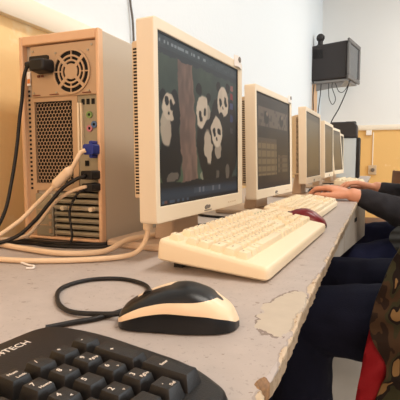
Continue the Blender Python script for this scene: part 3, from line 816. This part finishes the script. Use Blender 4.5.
padkeys = [(0, 0, 1, 1, 'Num', 'Lock'), (1, 0, 1, 1, '/', None), (2, 0, 1, 1, '*', None), (3, 0, 1, 1, '-', None),
           (0, 1, 1, 1, '7', 'Home'), (1, 1, 1, 1, '8', '^'), (2, 1, 1, 1, '9', 'PgUp'), (3, 1, 1, 2, '+', None),
           (0, 2, 1, 1, '4', '<'), (1, 2, 1, 1, '5', None), (2, 2, 1, 1, '6', '>'),
           (0, 3, 1, 1, '1', 'End'), (1, 3, 1, 1, '2', 'v'), (2, 3, 1, 1, '3', 'PgDn'), (3, 3, 1, 2, 'Enter', None),
           (0, 4, 2, 1, '0', 'Ins'), (2, 4, 1, 1, '.', 'Del')]
bm.free()
for (u, v, w, hh, t, sub) in padkeys:
    b2 = NB(); key_bm(b2, w * Q, hh * Q, t, h=.0125, sub=sub, tsize=.0052, inset=.0034)
    k = obj('key', b2, [BLKKEY, WHITEINK], bk, smooth=40)
    yy = -(v + hh / 2 - .5) * Q
    k.matrix_local = T(((u + w / 2 - .5) * Q, yy, bz(yy) - .003)) @ Matrix.Rotation(slope, 4, 'X')
for (u, v, w, t) in nav():
    b2 = NB(); key_bm(b2, Q, Q, t, h=.0125, tsize=.0052, inset=.0034)
    k = obj('key', b2, [BLKKEY, WHITEINK], bk, smooth=40); yy = (1.4 - v) * Q
    k.matrix_local = T(((u + .5 - 19) * Q, yy, bz(yy) - .003)) @ Matrix.Rotation(slope, 4, 'X')
one = NB()
for (u, v, w, t) in layout():
    yy = (1.4 - v) * Q; key_bm(one, w * Q, Q, '', h=.0125, ox=(u + w / 2 - 19) * Q, oy=yy, oz=bz(yy) - .003, inset=.0034)
tag(obj('main_keys', one, [BLKKEY, WHITEINK], bk, smooth=40), kind='stuff')

# black keyboard under the typing hands
kb3 = thing('keyboard', 'black keyboard under the typing hands of the person in the charcoal hoodie', 'keyboard', (-.118, 1.93, DT), yaw(2))
bm = NB(); case_prism(bm, rounded_poly([(0, 0), (.44, 0), (.44, .130), (0, .130)], .012, 4), lambda y: .013 + .006 * y / .145, lambda y: .0005)
obj('case', bm, BLK, kb3, smooth=45)
one = NB()
for (u, v, w, t, hh) in [k + (1,) for k in layout() + nav()] + pad():
    cy = .130 - .014 - (v + hh / 2 - .5) * .0172
    key_bm(one, w * .0187, hh * .0172, '', h=.007, ox=.0095 + (u + w / 2) * .0187, oy=cy, oz=.012 + .006 * cy / .145)
obj('keys', one, BLKKEY, kb3, smooth=40)

# ------------------------------------------------------------------ mice
def lerp(tab, s):
    for (a, x), (b, y) in zip(tab, tab[1:]):
        if s <= b:
            f = (s - a) / (b - a)
            return x + (y - x) * f
    return tab[-1][1]
def spl(tab, s):
    # monotone cubic through the table points
    n = len(tab); xs = [p[0] for p in tab]; ys = [p[1] for p in tab]
    d = [(ys[i + 1] - ys[i]) / (xs[i + 1] - xs[i]) for i in range(n - 1)]
    m = [d[0]] + [0 if d[i - 1] * d[i] <= 0 else 2 * d[i - 1] * d[i] / (d[i - 1] + d[i]) for i in range(1, n - 1)] + [d[-1]]
    for i in range(n - 1):
        if s <= xs[i + 1] or i == n - 2:
            h = xs[i + 1] - xs[i]; t = max(0, min(1, (s - xs[i]) / h))
            return (2 * t ** 3 - 3 * t * t + 1) * ys[i] + (t ** 3 - 2 * t * t + t) * h * m[i] + (-2 * t ** 3 + 3 * t * t) * ys[i + 1] + (t ** 3 - t * t) * h * m[i + 1]
def make_mouse(name, label, loc, rz, L, Wd, H, m_low, m_band, m_top, simple=False):
    t = thing(name, label, 'mouse', loc, rz)
    NS = 90 if not simple else 44
    wid = [(0, .30), (.02, .52), (.06, .70), (.15, .82), (.35, .90), (.6, 1.0), (.8, .95), (.9, .80), (.96, .58), (1.0, .18)]
    hei = [(0, .20), (.02, .33), (.06, .46), (.15, .63), (.3, .84), (.45, .97), (.56, 1.0), (.72, .88), (.86, .62), (.95, .40), (1.0, .14)]
    lo_b = [(0, .10), (.08, .22), (.25, .38), (.45, .46), (.7, .42), (.9, .30), (1, .14)]
    up_b = [(0, .18), (.08, .36), (.25, .58), (.45, .70), (.62, .72), (.74, .72), (1, .72)]
    EX = .60
    def qof(zr): return math.asin(max(0, min(1, zr)) ** (1 / EX)) / PI
    def pt(s, q):
        w = spl(wid, s) * Wd / 2; h = spl(hei, s) * H
        a = PI * q; cx, sz = math.cos(a), math.sin(a)
        return (-L / 2 + L * s, -w * math.copysign(abs(cx) ** .60, cx), .0012 + h * max(0, sz) ** EX)
    def bounds(s):
        h = spl(hei, s)
        ql = min(qof(spl(lo_b, s) / h), .30); qu = min(max(qof(spl(up_b, s) / h), ql + .005), .46)
        if s > .60:                                   # the dark top closes in a round end before the tail
            f = max(0, 1 - ((s - .60) / .27) ** 2.6) if s < .87 else 0
            qu = .5 - (.5 - qu) * math.sqrt(f) if f > 0 else .5
        quf = qu
        if .10 < s < .60: quf = max(qu, qu + (.50 - qu) * min(1, (s - .10) / .05) * min(1, (.60 - s) / .16))
        return [0, ql, qu, 1 - quf, 1 - ql, 1]
    names = ['lower_shell', 'side_band', 'top_shell', 'side_band', 'lower_shell']; div = [8, 12, 24, 12, 8]
    bms = {'lower_shell': NB(), 'side_band': NB(), 'top_shell': NB()}
    prev = None; first = None
    for i in range(NS + 1):
        s = .5 - .5 * math.cos(PI * i / NS) if not simple else i / NS
        b = bounds(s); cur = []
        for k in range(5):
            cur.append([bms[names[k]].verts.new(pt(s, b[k] + (b[k + 1] - b[k]) * j / div[k])) for j in range(div[k] + 1)])
        if prev:
            for k in range(5):
                if k == 2 and s > .872: continue
                for j in range(div[k]): bms[names[k]].faces.new([prev[k][j], cur[k][j], cur[k][j + 1], prev[k][j + 1]])
            B = bms['lower_shell']; B.faces.new([prev[0][0], prev[4][-1], cur[4][-1], cur[0][0]])
        else: first = cur
        prev = cur
    # close nose and tail
    for rows in (first, prev):
        loop = [v.co.copy() for r_ in rows for v in r_]
        B = bms['lower_shell']; B.faces.new([B.verts.new(c) for c in loop])
    for k, m in (('lower_shell', m_low), ('side_band', m_band), ('top_shell', m_top)):
        B = bms[k]; bmesh.ops.remove_doubles(B, verts=B.verts, dist=1e-6)
        bmesh.ops.delete(B, geom=[v for v in B.verts if not v.link_faces], context='VERTS')
        obj(k, B, m, t, smooth=50)
    bm = NB(); cyl(bm, (-L * .25, -.003, spl(hei, .25) * H * .86), .007, .006, 'y', 24); obj('scroll_wheel', bm, BLK, t)
    return t
ms = make_mouse('computer_mouse', 'black and beige mouse with looped cable, on the desk near the black keyboard', (-.1735, .384, DT), math.radians(18.0), .115, .060, .0385, MBLK, MOUSEB, BLKG)
def mloc(x, y, z):
    d = Vector((x, y)) - Vector(ms.location[:2]); c, s = math.cos(-ms.rotation_euler.z), math.sin(-ms.rotation_euler.z)
    return (d.x * c - d.y * s, d.x * s + d.y * c, z)
tube_obj('cable', [mloc(*p) for p in [(-.222, .3755, .008), (-.232, .372, .0065), (-.252, .367, .005), (-.287, .366, .0035), (-.322, .390, .003), (-.351, .433, .003), (-.343, .476, .003), (-.308, .496, .003), (-.268, .485, .003), (-.245, .458, .003), (-.232, .425, .003), (-.238, .394, .003), (-.250, .362, .003), (-.266, .342, .003), (-.28, .322, .003)]], .0026, CABLE_B, ms)
rm = make_mouse('computer_mouse', 'dark red and black mouse between the two cream keyboards', (-.165, 1.066, DT), math.radians(2), .116, .056, .043, MBLK, REDM, REDM, True)

# ------------------------------------------------------------------ far end: pale tower, black box
pt_ = thing('computer_tower', 'pale grey computer tower with black front at the row end', 'computer', (-.34, 4.10, DT))
bm = NB(); box(bm, -.20, .155, 0, .18, .004, .345); obj('case', bm, PALEG, pt_, bevel=.004)
bm = NB(); box(bm, .155, .187, -.002, .182, .002, .348); obj('front_cover', bm, BLK, pt_, bevel=.008)
bx = thing('printer', 'black box-shaped device lying on top of the pale tower', 'printer', (-.325, 4.10, DT + .3485))
bm = NB(); prism(bm, [(-.12, 0), (.145, 0), (.145, .105), (.12, .135), (-.06, .135), (-.12, .11)], 'y', -.02, .22); obj('body', bm, TVB, bx, bevel=.01)
bm = NB(); box(bm, .05, .13, -.012, .2, .133, .137); obj('paper_slot', bm, BLK, bx)

# ------------------------------------------------------------------ television in the corner
tv = thing('television', 'black boxy television on a bracket high in the wall corner', 'television', (-.585, 5.28, 1.79), math.radians(-11))
bm = NB(); prism(bm, [(-.21, .0), (.235, .0), (.235, .405), (-.21, .385)], 'y', 0, .46); obj('cabinet', bm, TVB, tv, bevel=.018)
bm = NB()
for (y0, y1, z0, z1) in ((-.02, .48, -.012, .035), (-.02, .48, .375, .42), (-.02, .03, .035, .375), (.43, .48, .035, .375)): box(bm, .236, .262, y0, y1, z0, z1)
obj('bezel', bm, mat('tv_bezel', (104, 102, 100), .5), tv, bevel=.008)
bm = NB(); box(bm, .235, .250, .03, .43, .035, .375); obj('picture_tube', bm, mat('tv_glass', (66, 70, 74), .12), tv)
bm = NB()
for k in range(10): box(bm, -.15 + k * .012, -.143 + k * .012, -.003, .002, .24, .34)
obj('vents', bm, BLK, tv)
br = thing('wall_bracket', 'grey metal shelf bracket and post carrying the television', 'bracket', (-.585, 5.28, 1.79), math.radians(-11))
bm = NB(); box(bm, -.14, .235, .02, .44, -.030, -.003); obj('shelf', bm, TVG, br, bevel=.004)
bm = NB(); prism(bm, [(-.12, -.03), (.20, -.03), (.16, -.075), (-.12, -.11)], 'y', .05, .07); obj('gusset', bm, TVG, br)
po = obj('post', (lambda b: (box(b, -.738, -.685, 5.36, 5.40, 1.40, 1.76), b)[1])(NB()), mat('tan_post', (232, 194, 156), .6)); po.parent = br
po.matrix_local = br.matrix_basis.inverted()
wc = thing('camera', 'round black camera on a stalk on top of the corner television', 'camera', (-.66, 5.38, 2.170))
bm = NB(); cyl(bm, (0, 0, 0), .055, .03, 'z', 20, r2=.04); cyl(bm, (0, 0, .03), .028, .05, 'z', 14); obj('stalk', bm, TVB, wc, bevel=.004)
bm = NB(); sphere(bm, (0, 0, .105), .046); obj('head', bm, TVB, wc)
bm = NB(); cyl(bm, (.035, -.015, .105), .016, .012, 'x', 14); obj('lens', bm, BLKG, wc)
for i, (pts, r) in enumerate((([(-.70, 5.22, 1.735), (-.705, 5.20, 1.6), (-.70, 5.2, 1.45), (-.70, 5.2, 1.2)], .006),
                              ([(-.62, 5.2, 1.735), (-.625, 5.18, 1.6), (-.64, 5.17, 1.45), (-.65, 5.17, 1.2)], .005),
                              ([(-.54, 5.2, 1.735), (-.53, 5.17, 1.58), (-.49, 5.16, 1.50), (-.46, 5.16, 1.56), (-.50, 5.18, 1.68), (-.50, 5.19, 1.737)], .004),
                              ([(-.47, 5.2, 1.735), (-.43, 5.17, 1.64), (-.38, 5.16, 1.63), (-.33, 5.15, 1.70), (-.325, 5.16, 1.74)], .004),
                              ([(-.315, 5.15, 1.75), (-.35, 5.13, 1.62), (-.42, 5.13, 1.45), (-.50, 5.15, 1.30), (-.54, 5.15, 1.10)], .006))):
    tag(tube_obj('hanging_cable', pts, r, CABLE_B),
        ('thick dark cable dropping along the post below the television', 'straight thin cable dropping beside the post under the television', 'narrow hanging loop of cable under the middle of the television',
         'wide shallow loop of cable under the right half of the television', 'long slanting cable from the right end of the television to the desk')[i], 'cable')
tag(tube_obj('hanging_cable', [(-.733, 1.24, 2.2), (-.733, 1.25, 1.6), (-.733, 1.262, 1.40), (-.73, 1.275, 1.30), (-.735, 1.29, 1.0), (-.72, 1.29, .80)], .0036, mat('grey_cable', (96, 92, 88), .5)), 'thin grey cable hanging down the white wall behind the panda screen', 'cable')

# ------------------------------------------------------------------ chairs
def make_chair(label, loc, rz, group='school chairs along the desks'):
    t = thing('school_chair', label, 'chair', loc, rz, group)      # local: faces -x, seat centre at origin
    bm = NB(); prism(bm, rounded_poly([(-.20, -.19), (.19, -.18), (.19, .18), (-.20, .19)], .04, 5), 'z', .436, .45); obj('seat', bm, WOOD, t, bevel=.004)
    bm = NB(); prev = None
    for i in range(13):
        f = i / 12; y = -.19 + .38 * f; x = .225 - .03 * math.cos((f - .5) * PI)
        q = [bm.verts.new(c) for c in ((x, y, .64), (x + .012, y, .64), (x + .022, y, .82), (x + .010, y, .82))]
        if prev:
            for k in range(4): bm.faces.new([prev[k], prev[(k + 1) % 4], q[(k + 1) % 4], q[k]])
        else: bm.faces.new(q)
        prev = q
    bm.faces.new(prev[::-1]); obj('backrest', bm, WOOD, t, bevel=.004)
    for s in (-1, 1):
        tube_obj('leg', [(-.17, s * .165, .432), (-.175, s * .17, .2), (-.18, s * .175, .0)], .011, TUBEM, t)
        tube_obj('rear_leg', [(.245, s * .15, .80), (.225, s * .155, .60), (.185, s * .165, .43), (.20, s * .17, .2), (.215, s * .175, 0)], .011, TUBEM, t)
        tube_obj('side_rail', [(-.17, s * .165, .425), (0, s * .165, .425), (.185, s * .165, .425)], .010, TUBEM, t)
    return t
make_chair('brown wooden school chair under the person in the charcoal hoodie', (.34, 2.12, 0), 0)
make_chair('brown wooden school chair under the person in the camouflage jacket', (.27, 1.14, 0), 0)
make_chair('empty brown wooden school chair far behind the hooded sleeve', (-.10, 3.55, 0), math.radians(8))

# ------------------------------------------------------------------ people
def cone(bm, a, b, ra, rb, n=16):
    a, b = Vector(a), Vector(b); d = b - a; L = d.length; t = d.normalized(); nn = t.orthogonal().normalized(); bt = t.cross(nn)
    rings = []; prof = []
    for k in range(5): ang = -PI / 2 + PI / 2 * (k + .25) / 4.25; prof.append((a + t * ra * math.sin(ang), ra * math.cos(ang)))
    prof.append((a + d * .0, ra)); prof.append((a + d * .5, (ra + rb) / 2)); prof.append((b, rb))
    for k in range(4): ang = PI / 2 * (k + 1) / 4.25; prof.append((b + t * rb * math.sin(ang), rb * math.cos(ang)))
    for c, r in prof: rings.append([bm.verts.new(c + (nn * math.cos(2 * PI * i / n) + bt * math.sin(2 * PI * i / n)) * r) for i in range(n)])
    for p, q in zip(rings, rings[1:]):
        for i in range(n): bm.faces.new([p[i], p[(i + 1) % n], q[(i + 1) % n], q[i]])
    bm.faces.new(rings[0][::-1]); bm.faces.new(rings[-1])
def chain(bm, pts, rs):
    for i in range(len(pts) - 1): cone(bm, pts[i], pts[i + 1], rs[i], rs[i + 1])
def fused(name, bm, m, parent, voxel, smooth=4, wrinkle=0, wscale=.06):
    o = obj(name, bm, m, None, smooth=0)
    md = o.modifiers.new('r', 'REMESH'); md.mode = 'VOXEL'; md.voxel_size = voxel; md.use_smooth_shade = True
    md = o.modifiers.new('s', 'SMOOTH'); md.iterations = smooth; md.factor = .5
    if wrinkle:
        tx = bpy.data.textures.new(name + '_folds', 'CLOUDS'); tx.noise_scale = wscale; tx.noise_depth = 1
        md = o.modifiers.new('d', 'DISPLACE'); md.texture = tx; md.strength = wrinkle; md.mid_level = .5
    dg = bpy.context.evaluated_depsgraph_get(); me = bpy.data.meshes.new_from_object(o.evaluated_get(dg)); me.name = name
    o.modifiers.clear(); o.data = me; me.polygons.foreach_set('use_smooth', [True] * len(me.polygons))
    if not me.materials: me.materials.append(m)
    o.parent = parent; return o
def hand(bm, wrist, dirv, up, side, curl=.5, spread=.05, L=.18, drop=0.0):
    # palm + five bent fingers; dirv from wrist towards the fingertips, up = back of the hand, side=+1 thumb on +lateral
    w = Vector(wrist); f = Vector(dirv).normalized(); u = (Vector(up) - f * Vector(up).dot(f)).normalized(); l = u.cross(f) * side
    k = L / .18
    pal = [(-.030, .030), (-.011, .034), (.010, .032), (.028, .026)]
    lens = [(.034, .024, .018), (.042, .027, .020), (.046, .030, .020), (.043, .026, .019)]
    # order: little, ring, middle, index ; lateral from -.030 to +.028 (thumb side positive)
    lat = [-.031, -.0115, .0085, .0285]; kn = [.078, .086, .090, .086]; L4 = [lens[0], lens[1], lens[2], lens[3]]
    base = w + f * .012 * k
    for i in range(4):
        K = w + f * kn[i] * k + l * lat[i] * k + u * .006 * k
        cone(bm, base + l * lat[i] * .55 * k, K, .0135 * k, .0105 * k, 12)
        a = -.12 - curl * .25; p = K; r = .0098 * k if i else .0085 * k
        for j, sl in enumerate(L4[i]):
            dd = (f * math.cos(a) + u * math.sin(a) + l * (lat[i] * 1.6 * spread / .05 * .5)).normalized(); q = p + dd * sl * k
            cone(bm, p, q, r, r * .90, 12); p = q; r *= .90; a -= curl * (.75 - .15 * j)
    # web of the palm
    cone(bm, w + f * .045 * k - l * .016 * k, w + f * .045 * k + l * .016 * k, .016 * k, .016 * k, 12)
    # thumb from the side of the palm near its base
    t0 = w + f * .022 * k + l * .020 * k - u * .004 * k; t1 = w + f * .052 * k + l * .046 * k - u * .012 * k; t2 = w + f * .084 * k + l * .056 * k - u * .018 * k; t3 = w + f * .108 * k + l * .054 * k - u * .022 * k
    chain(bm, [t0, t1, t2, t3], [.0150 * k, .0115 * k, .0100 * k, .0082 * k])
def head(bm, c, f, s=1.0):
    c = Vector(c); f = Vector(f).normalized(); up = Vector((0, 0, 1)); l = up.cross(f)
    def P(a, b, z): return c + f * a * s + l * b * s + up * z * s
    def ball(p, r, sc=(1, 1, 1)): sphere(bm, p, r * s, *sc, u=18, v=14)
    ball(P(-.01, 0, .03), .088, (1.02, .92, 1.05)); ball(P(.030, 0, -.02), .068, (.95, .92, 1.25)); ball(P(.055, 0, -.085), .030)
    cone(bm, P(.088, 0, .02), P(.112, 0, -.028), .010 * s, .014 * s, 10)
    for q in (-1, 1):
        ball(P(-.005, q * .086, -.01), .022, (.6, .45, 1.3)); ball(P(.074, q * .030, .018), .0155)
    cone(bm, P(.092, -.018, -.060), P(.092, .018, -.060), .0085 * s, .0085 * s, 8)
def person(label, hip, shoulders, headc, knees, feet, elbows, wrists, hands, cloth_top, cloth_leg, topname, sleeve_r, torso_r):
    bm = NB(); H = Vector(hip); SL, SR = map(Vector, shoulders); neck = (SL + SR) / 2
    chain(bm, [H, H.lerp(neck, .45), H.lerp(neck, .85)], [.13, .12, .13])
    cone(bm, SL, SR, .062, .062); chain(bm, [neck, Vector(headc) - Vector((0, 0, .07))], [.062, .052]); head(bm, headc, (-1, 0, -.15))
    for i in (0, 1):
        sgn = -1 if i == 0 else 1
        hp = H + Vector((-.02, sgn * .095, 0))
        chain(bm, [hp, knees[i], feet[i]], [.080, .056, .038]); chain(bm, [Vector(feet[i]) + Vector((.03, 0, -.045)), Vector(feet[i]) + Vector((-.16, 0, -.05))], [.036, .028])
        chain(bm, [shoulders[i], elbows[i], wrists[i]], [.050, .040, .027])
        w = Vector(wrists[i]); d = hands[i]
        if d: hand(bm, w, d[0], d[1], d[2], d[3], L=d[4])
        else:
            dd = (w - Vector(elbows[i])).normalized(); hand(bm, w, dd, (0, 0, 1), -sgn, .5)
    body = fused('person', bm, SKIN, None, .0045, 3)
    tag(body, label, 'person')
    # hair
    bm = NB(); hc = Vector(headc)
    sphere(bm, hc + Vector((.018, 0, .045)), .098, 1.0, .95, 1.0); sphere(bm, hc + Vector((.045, 0, -.005)), .080, .8, 1.0, 1.1)
    fused('hair', bm, HAIR, body, .010, 2, .006, .02)
    # trousers
    bm = NB(); chain(bm, [H + Vector((0, -.07, .01)), H + Vector((0, .07, .01))], [.145, .145])
    for i in (0, 1):
        sgn = -1 if i == 0 else 1
        hp = H + Vector((-.02, sgn * .095, 0))
        chain(bm, [hp, Vector(hp).lerp(Vector(knees[i]), .5) , knees[i], Vector(knees[i]).lerp(Vector(feet[i]), .5), Vector(feet[i]) + Vector((0, 0, .01))], [.098, .088, .076, .068, .060])
    fused('trousers', bm, cloth_leg, body, .009, 4, .014, .07)
    for i in (0, 1):
        bm = NB(); F = Vector(feet[i]); chain(bm, [F + Vector((.04, 0, -.042)), F + Vector((-.06, 0, -.042)), F + Vector((-.19, 0, -.048))], [.046, .044, .036])
        for v in bm.verts: v.co.z = max(v.co.z, .004)
        fused('shoe', bm, SHOE, body, .007, 2)
    # top
    bm = NB(); chain(bm, [H + Vector((.0, 0, .02)), H.lerp(neck, .5), H.lerp(neck, .88)], torso_r)
    chain(bm, [H + Vector((0, -.06, .03)), H + Vector((0, .06, .03))], [torso_r[0] * .95] * 2)
    cone(bm, SL, SR, .078, .078)
    for i in (0, 1):
        E_, W_ = Vector(elbows[i]), Vector(wrists[i]); cuff = W_.lerp(E_, .16)
        chain(bm, [shoulders[i], Vector(shoulders[i]).lerp(E_, .5), E_, E_.lerp(cuff, .5), cuff], sleeve_r)
    tp = fused(topname, bm, cloth_top, body, .008, 4, .016, .05)
    return body, tp
A, hoodie = person('person in charcoal hoodie and navy trousers typing at the far keyboard', (.33, 2.10, .545), ((.27, 1.91, 1.00), (.27, 2.30, 1.00)), (.22, 2.10, 1.235),
    ((-.07, 1.87, .485), (-.06, 2.44, .500)), ((-.30, 1.87, .085), (-.10, 2.44, .085)),
    ((.16, 1.90, .670), (.20, 2.31, .700)), ((-.088, 1.81, .764), (-.005, 2.28, .768)),
    (((-1, .42, .20), (0, 0, 1), 1, .72, .200), ((-1, .02, .16), (0, 0, 1), -1, .65, .190)),
    HOOD, NAVY, 'hoodie', [.090, .082, .074, .056, .038], [.165, .150, .150])
# note: first arm is the one nearer the camera
B, jacket = person('person in camouflage jacket with red lining and dark navy trousers beside the near desk', (.27, 1.13, .560), ((.29, .94, 1.02), (.29, 1.33, 1.02)), (.26, 1.13, 1.26),
    ((-.165, 1.03, .530), (-.15, 1.40, .525)), ((-.125, 1.03, .085), (-.36, 1.26, .085)),
    ((.50, .86, .76), (.50, 1.40, .76)), ((.27, .92, .665), (.27, 1.34, .665)), (None, None),
    CAMO, NAVY2, 'jacket', [.090, .084, .078, .066, .050], [.170, .155, .155])
# open jacket front hanging down over the near thigh, red lining turned out
def sheet(bm, pts, yfun, th, mi=0):
    f = [bm.verts.new((x, yfun(x, z), z)) for x, z in pts]; b = [bm.verts.new((x, yfun(x, z) + th, z)) for x, z in pts]
    bm.faces.new(f).material_index = mi; bm.faces.new(b[::-1]).material_index = mi
    n = len(pts)
    for i in range(n): bm.faces.new([f[i], f[(i + 1) % n], b[(i + 1) % n], b[i]]).material_index = mi
bm = NB()
def strip_grid(bm, left, right, th, ny=10):
    # left / right: lists of (x,y,z) from top to bottom
    Lp, Rp = smooth_path(left, 6), smooth_path(right, 6); n = min(len(Lp), len(Rp)); g = []
    for i in range(n):
        rw = []
        for k in range(ny + 1):
            f = k / ny; p = Lp[i].lerp(Rp[i], f); p.y += -.012 * math.sin(f * PI) + .004 * math.sin(i * .9 + f * 5); rw.append(p)
        g.append(rw)
    def lay(dy): return [[bm.verts.new((p.x, p.y + dy, p.z)) for p in rw] for rw in g]
    A_, B_ = lay(0), lay(th)
    for i in range(n - 1):
        for k in range(ny):
            bm.faces.new([A_[i][k], A_[i][k + 1], A_[i + 1][k + 1], A_[i + 1][k]]); bm.faces.new([B_[i][k], B_[i + 1][k], B_[i + 1][k + 1], B_[i][k + 1]])
    for i in range(n - 1):
        bm.faces.new([A_[i][0], A_[i + 1][0], B_[i + 1][0], B_[i][0]]); bm.faces.new([A_[i][ny], B_[i][ny], B_[i + 1][ny], A_[i + 1][ny]])
    for k in range(ny):
        bm.faces.new([A_[0][k], B_[0][k], B_[0][k + 1], A_[0][k + 1]]); bm.faces.new([A_[-1][k], A_[-1][k + 1], B_[-1][k + 1], B_[-1][k]])
strip_grid(bm, [(.075, .87, .80), (.036, .86, .735), (.012, .85, .675), (-.002, .845, .625), (-.004, .84, .585), (.024, .838, .530), (.016, .835, .49), (.0, .835, .44), (-.005, .835, .40)],
           [(.25, .90, .82), (.25, .89, .74), (.25, .885, .68), (.25, .885, .62), (.25, .885, .58), (.25, .88, .54), (.25, .88, .50), (.25, .88, .44), (.25, .88, .40)], .008, 14)
jf = obj('jacket_front', bm, CAMO, jacket, smooth=60)
bm = NB()
strip_grid(bm, [(-.004, .868, .592), (-.012, .866, .55), (-.019, .864, .50), (-.026, .863, .45), (-.03, .863, .40)],
           [(.030, .868, .60), (.045, .868, .56), (.045, .868, .50), (.045, .868, .45), (.045, .868, .40)], .005, 8)
obj('lining', bm, RED, jacket, smooth=60)
bm = NB()
strip_grid(bm, [(.075, 1.79, .655), (.052, 1.775, .635), (.044, 1.765, .61), (.060, 1.76, .585), (.075, 1.76, .56)], [(.30, 1.80, .66), (.30, 1.785, .64), (.30, 1.775, .61), (.30, 1.77, .585), (.30, 1.77, .56)], .008, 8)
obj('hem', bm, mat('hem_knit', (50, 51, 50), .85), hoodie, smooth=60)

# ------------------------------------------------------------------ camera
cam = bpy.data.cameras.new('Camera'); co = bpy.data.objects.new('Camera', cam); COL.objects.link(co)
cam.sensor_width = 36; cam.lens = 36 * 450 / 400.; cam.clip_start = .01
co.location = (0, 0, .897); co.rotation_euler = (PI / 2 - math.atan(40 / 450.), 0, math.radians(21.6))
S.camera = co

# ------------------------------------------------------------------ light
def area(name, loc, rot, sx, sy, power, col):
    l = bpy.data.lights.new(name, 'AREA'); l.shape = 'RECTANGLE'; l.size = sx; l.size_y = sy; l.energy = power; l.color = col
    o = bpy.data.objects.new(name, l); COL.objects.link(o); o.location = loc; o.rotation_euler = rot; return o
area('ceiling_lamp', (.9, .9, 3.05), (0, 0, 0), .5, 1.4, 55, (1, .93, .84))
area('ceiling_lamp', (1.2, 4.4, 3.05), (0, 0, 0), .5, 1.4, 55, (1, .97, .93))
area('warm_lamp', (.5, -2.4, 1.9), (math.radians(82), 0, math.radians(8)), 1.2, 1.0, 54, (1, .61, .36))
area('window_light', (5.4, 3.4, 1.7), (math.radians(90), 0, math.radians(90)), 3.2, 1.6, 150, (.90, .96, 1.0))
w = bpy.data.worlds.new('World'); S.world = w; w.use_nodes = True
w.node_tree.nodes['Background'].inputs['Color'].default_value = (.96, .98, 1, 1); w.node_tree.nodes['Background'].inputs['Strength'].default_value = .75
S.view_settings.view_transform = 'Standard'; S.view_settings.look = 'None'; S.view_settings.exposure = -0.33; S.view_settings.gamma = 1.0
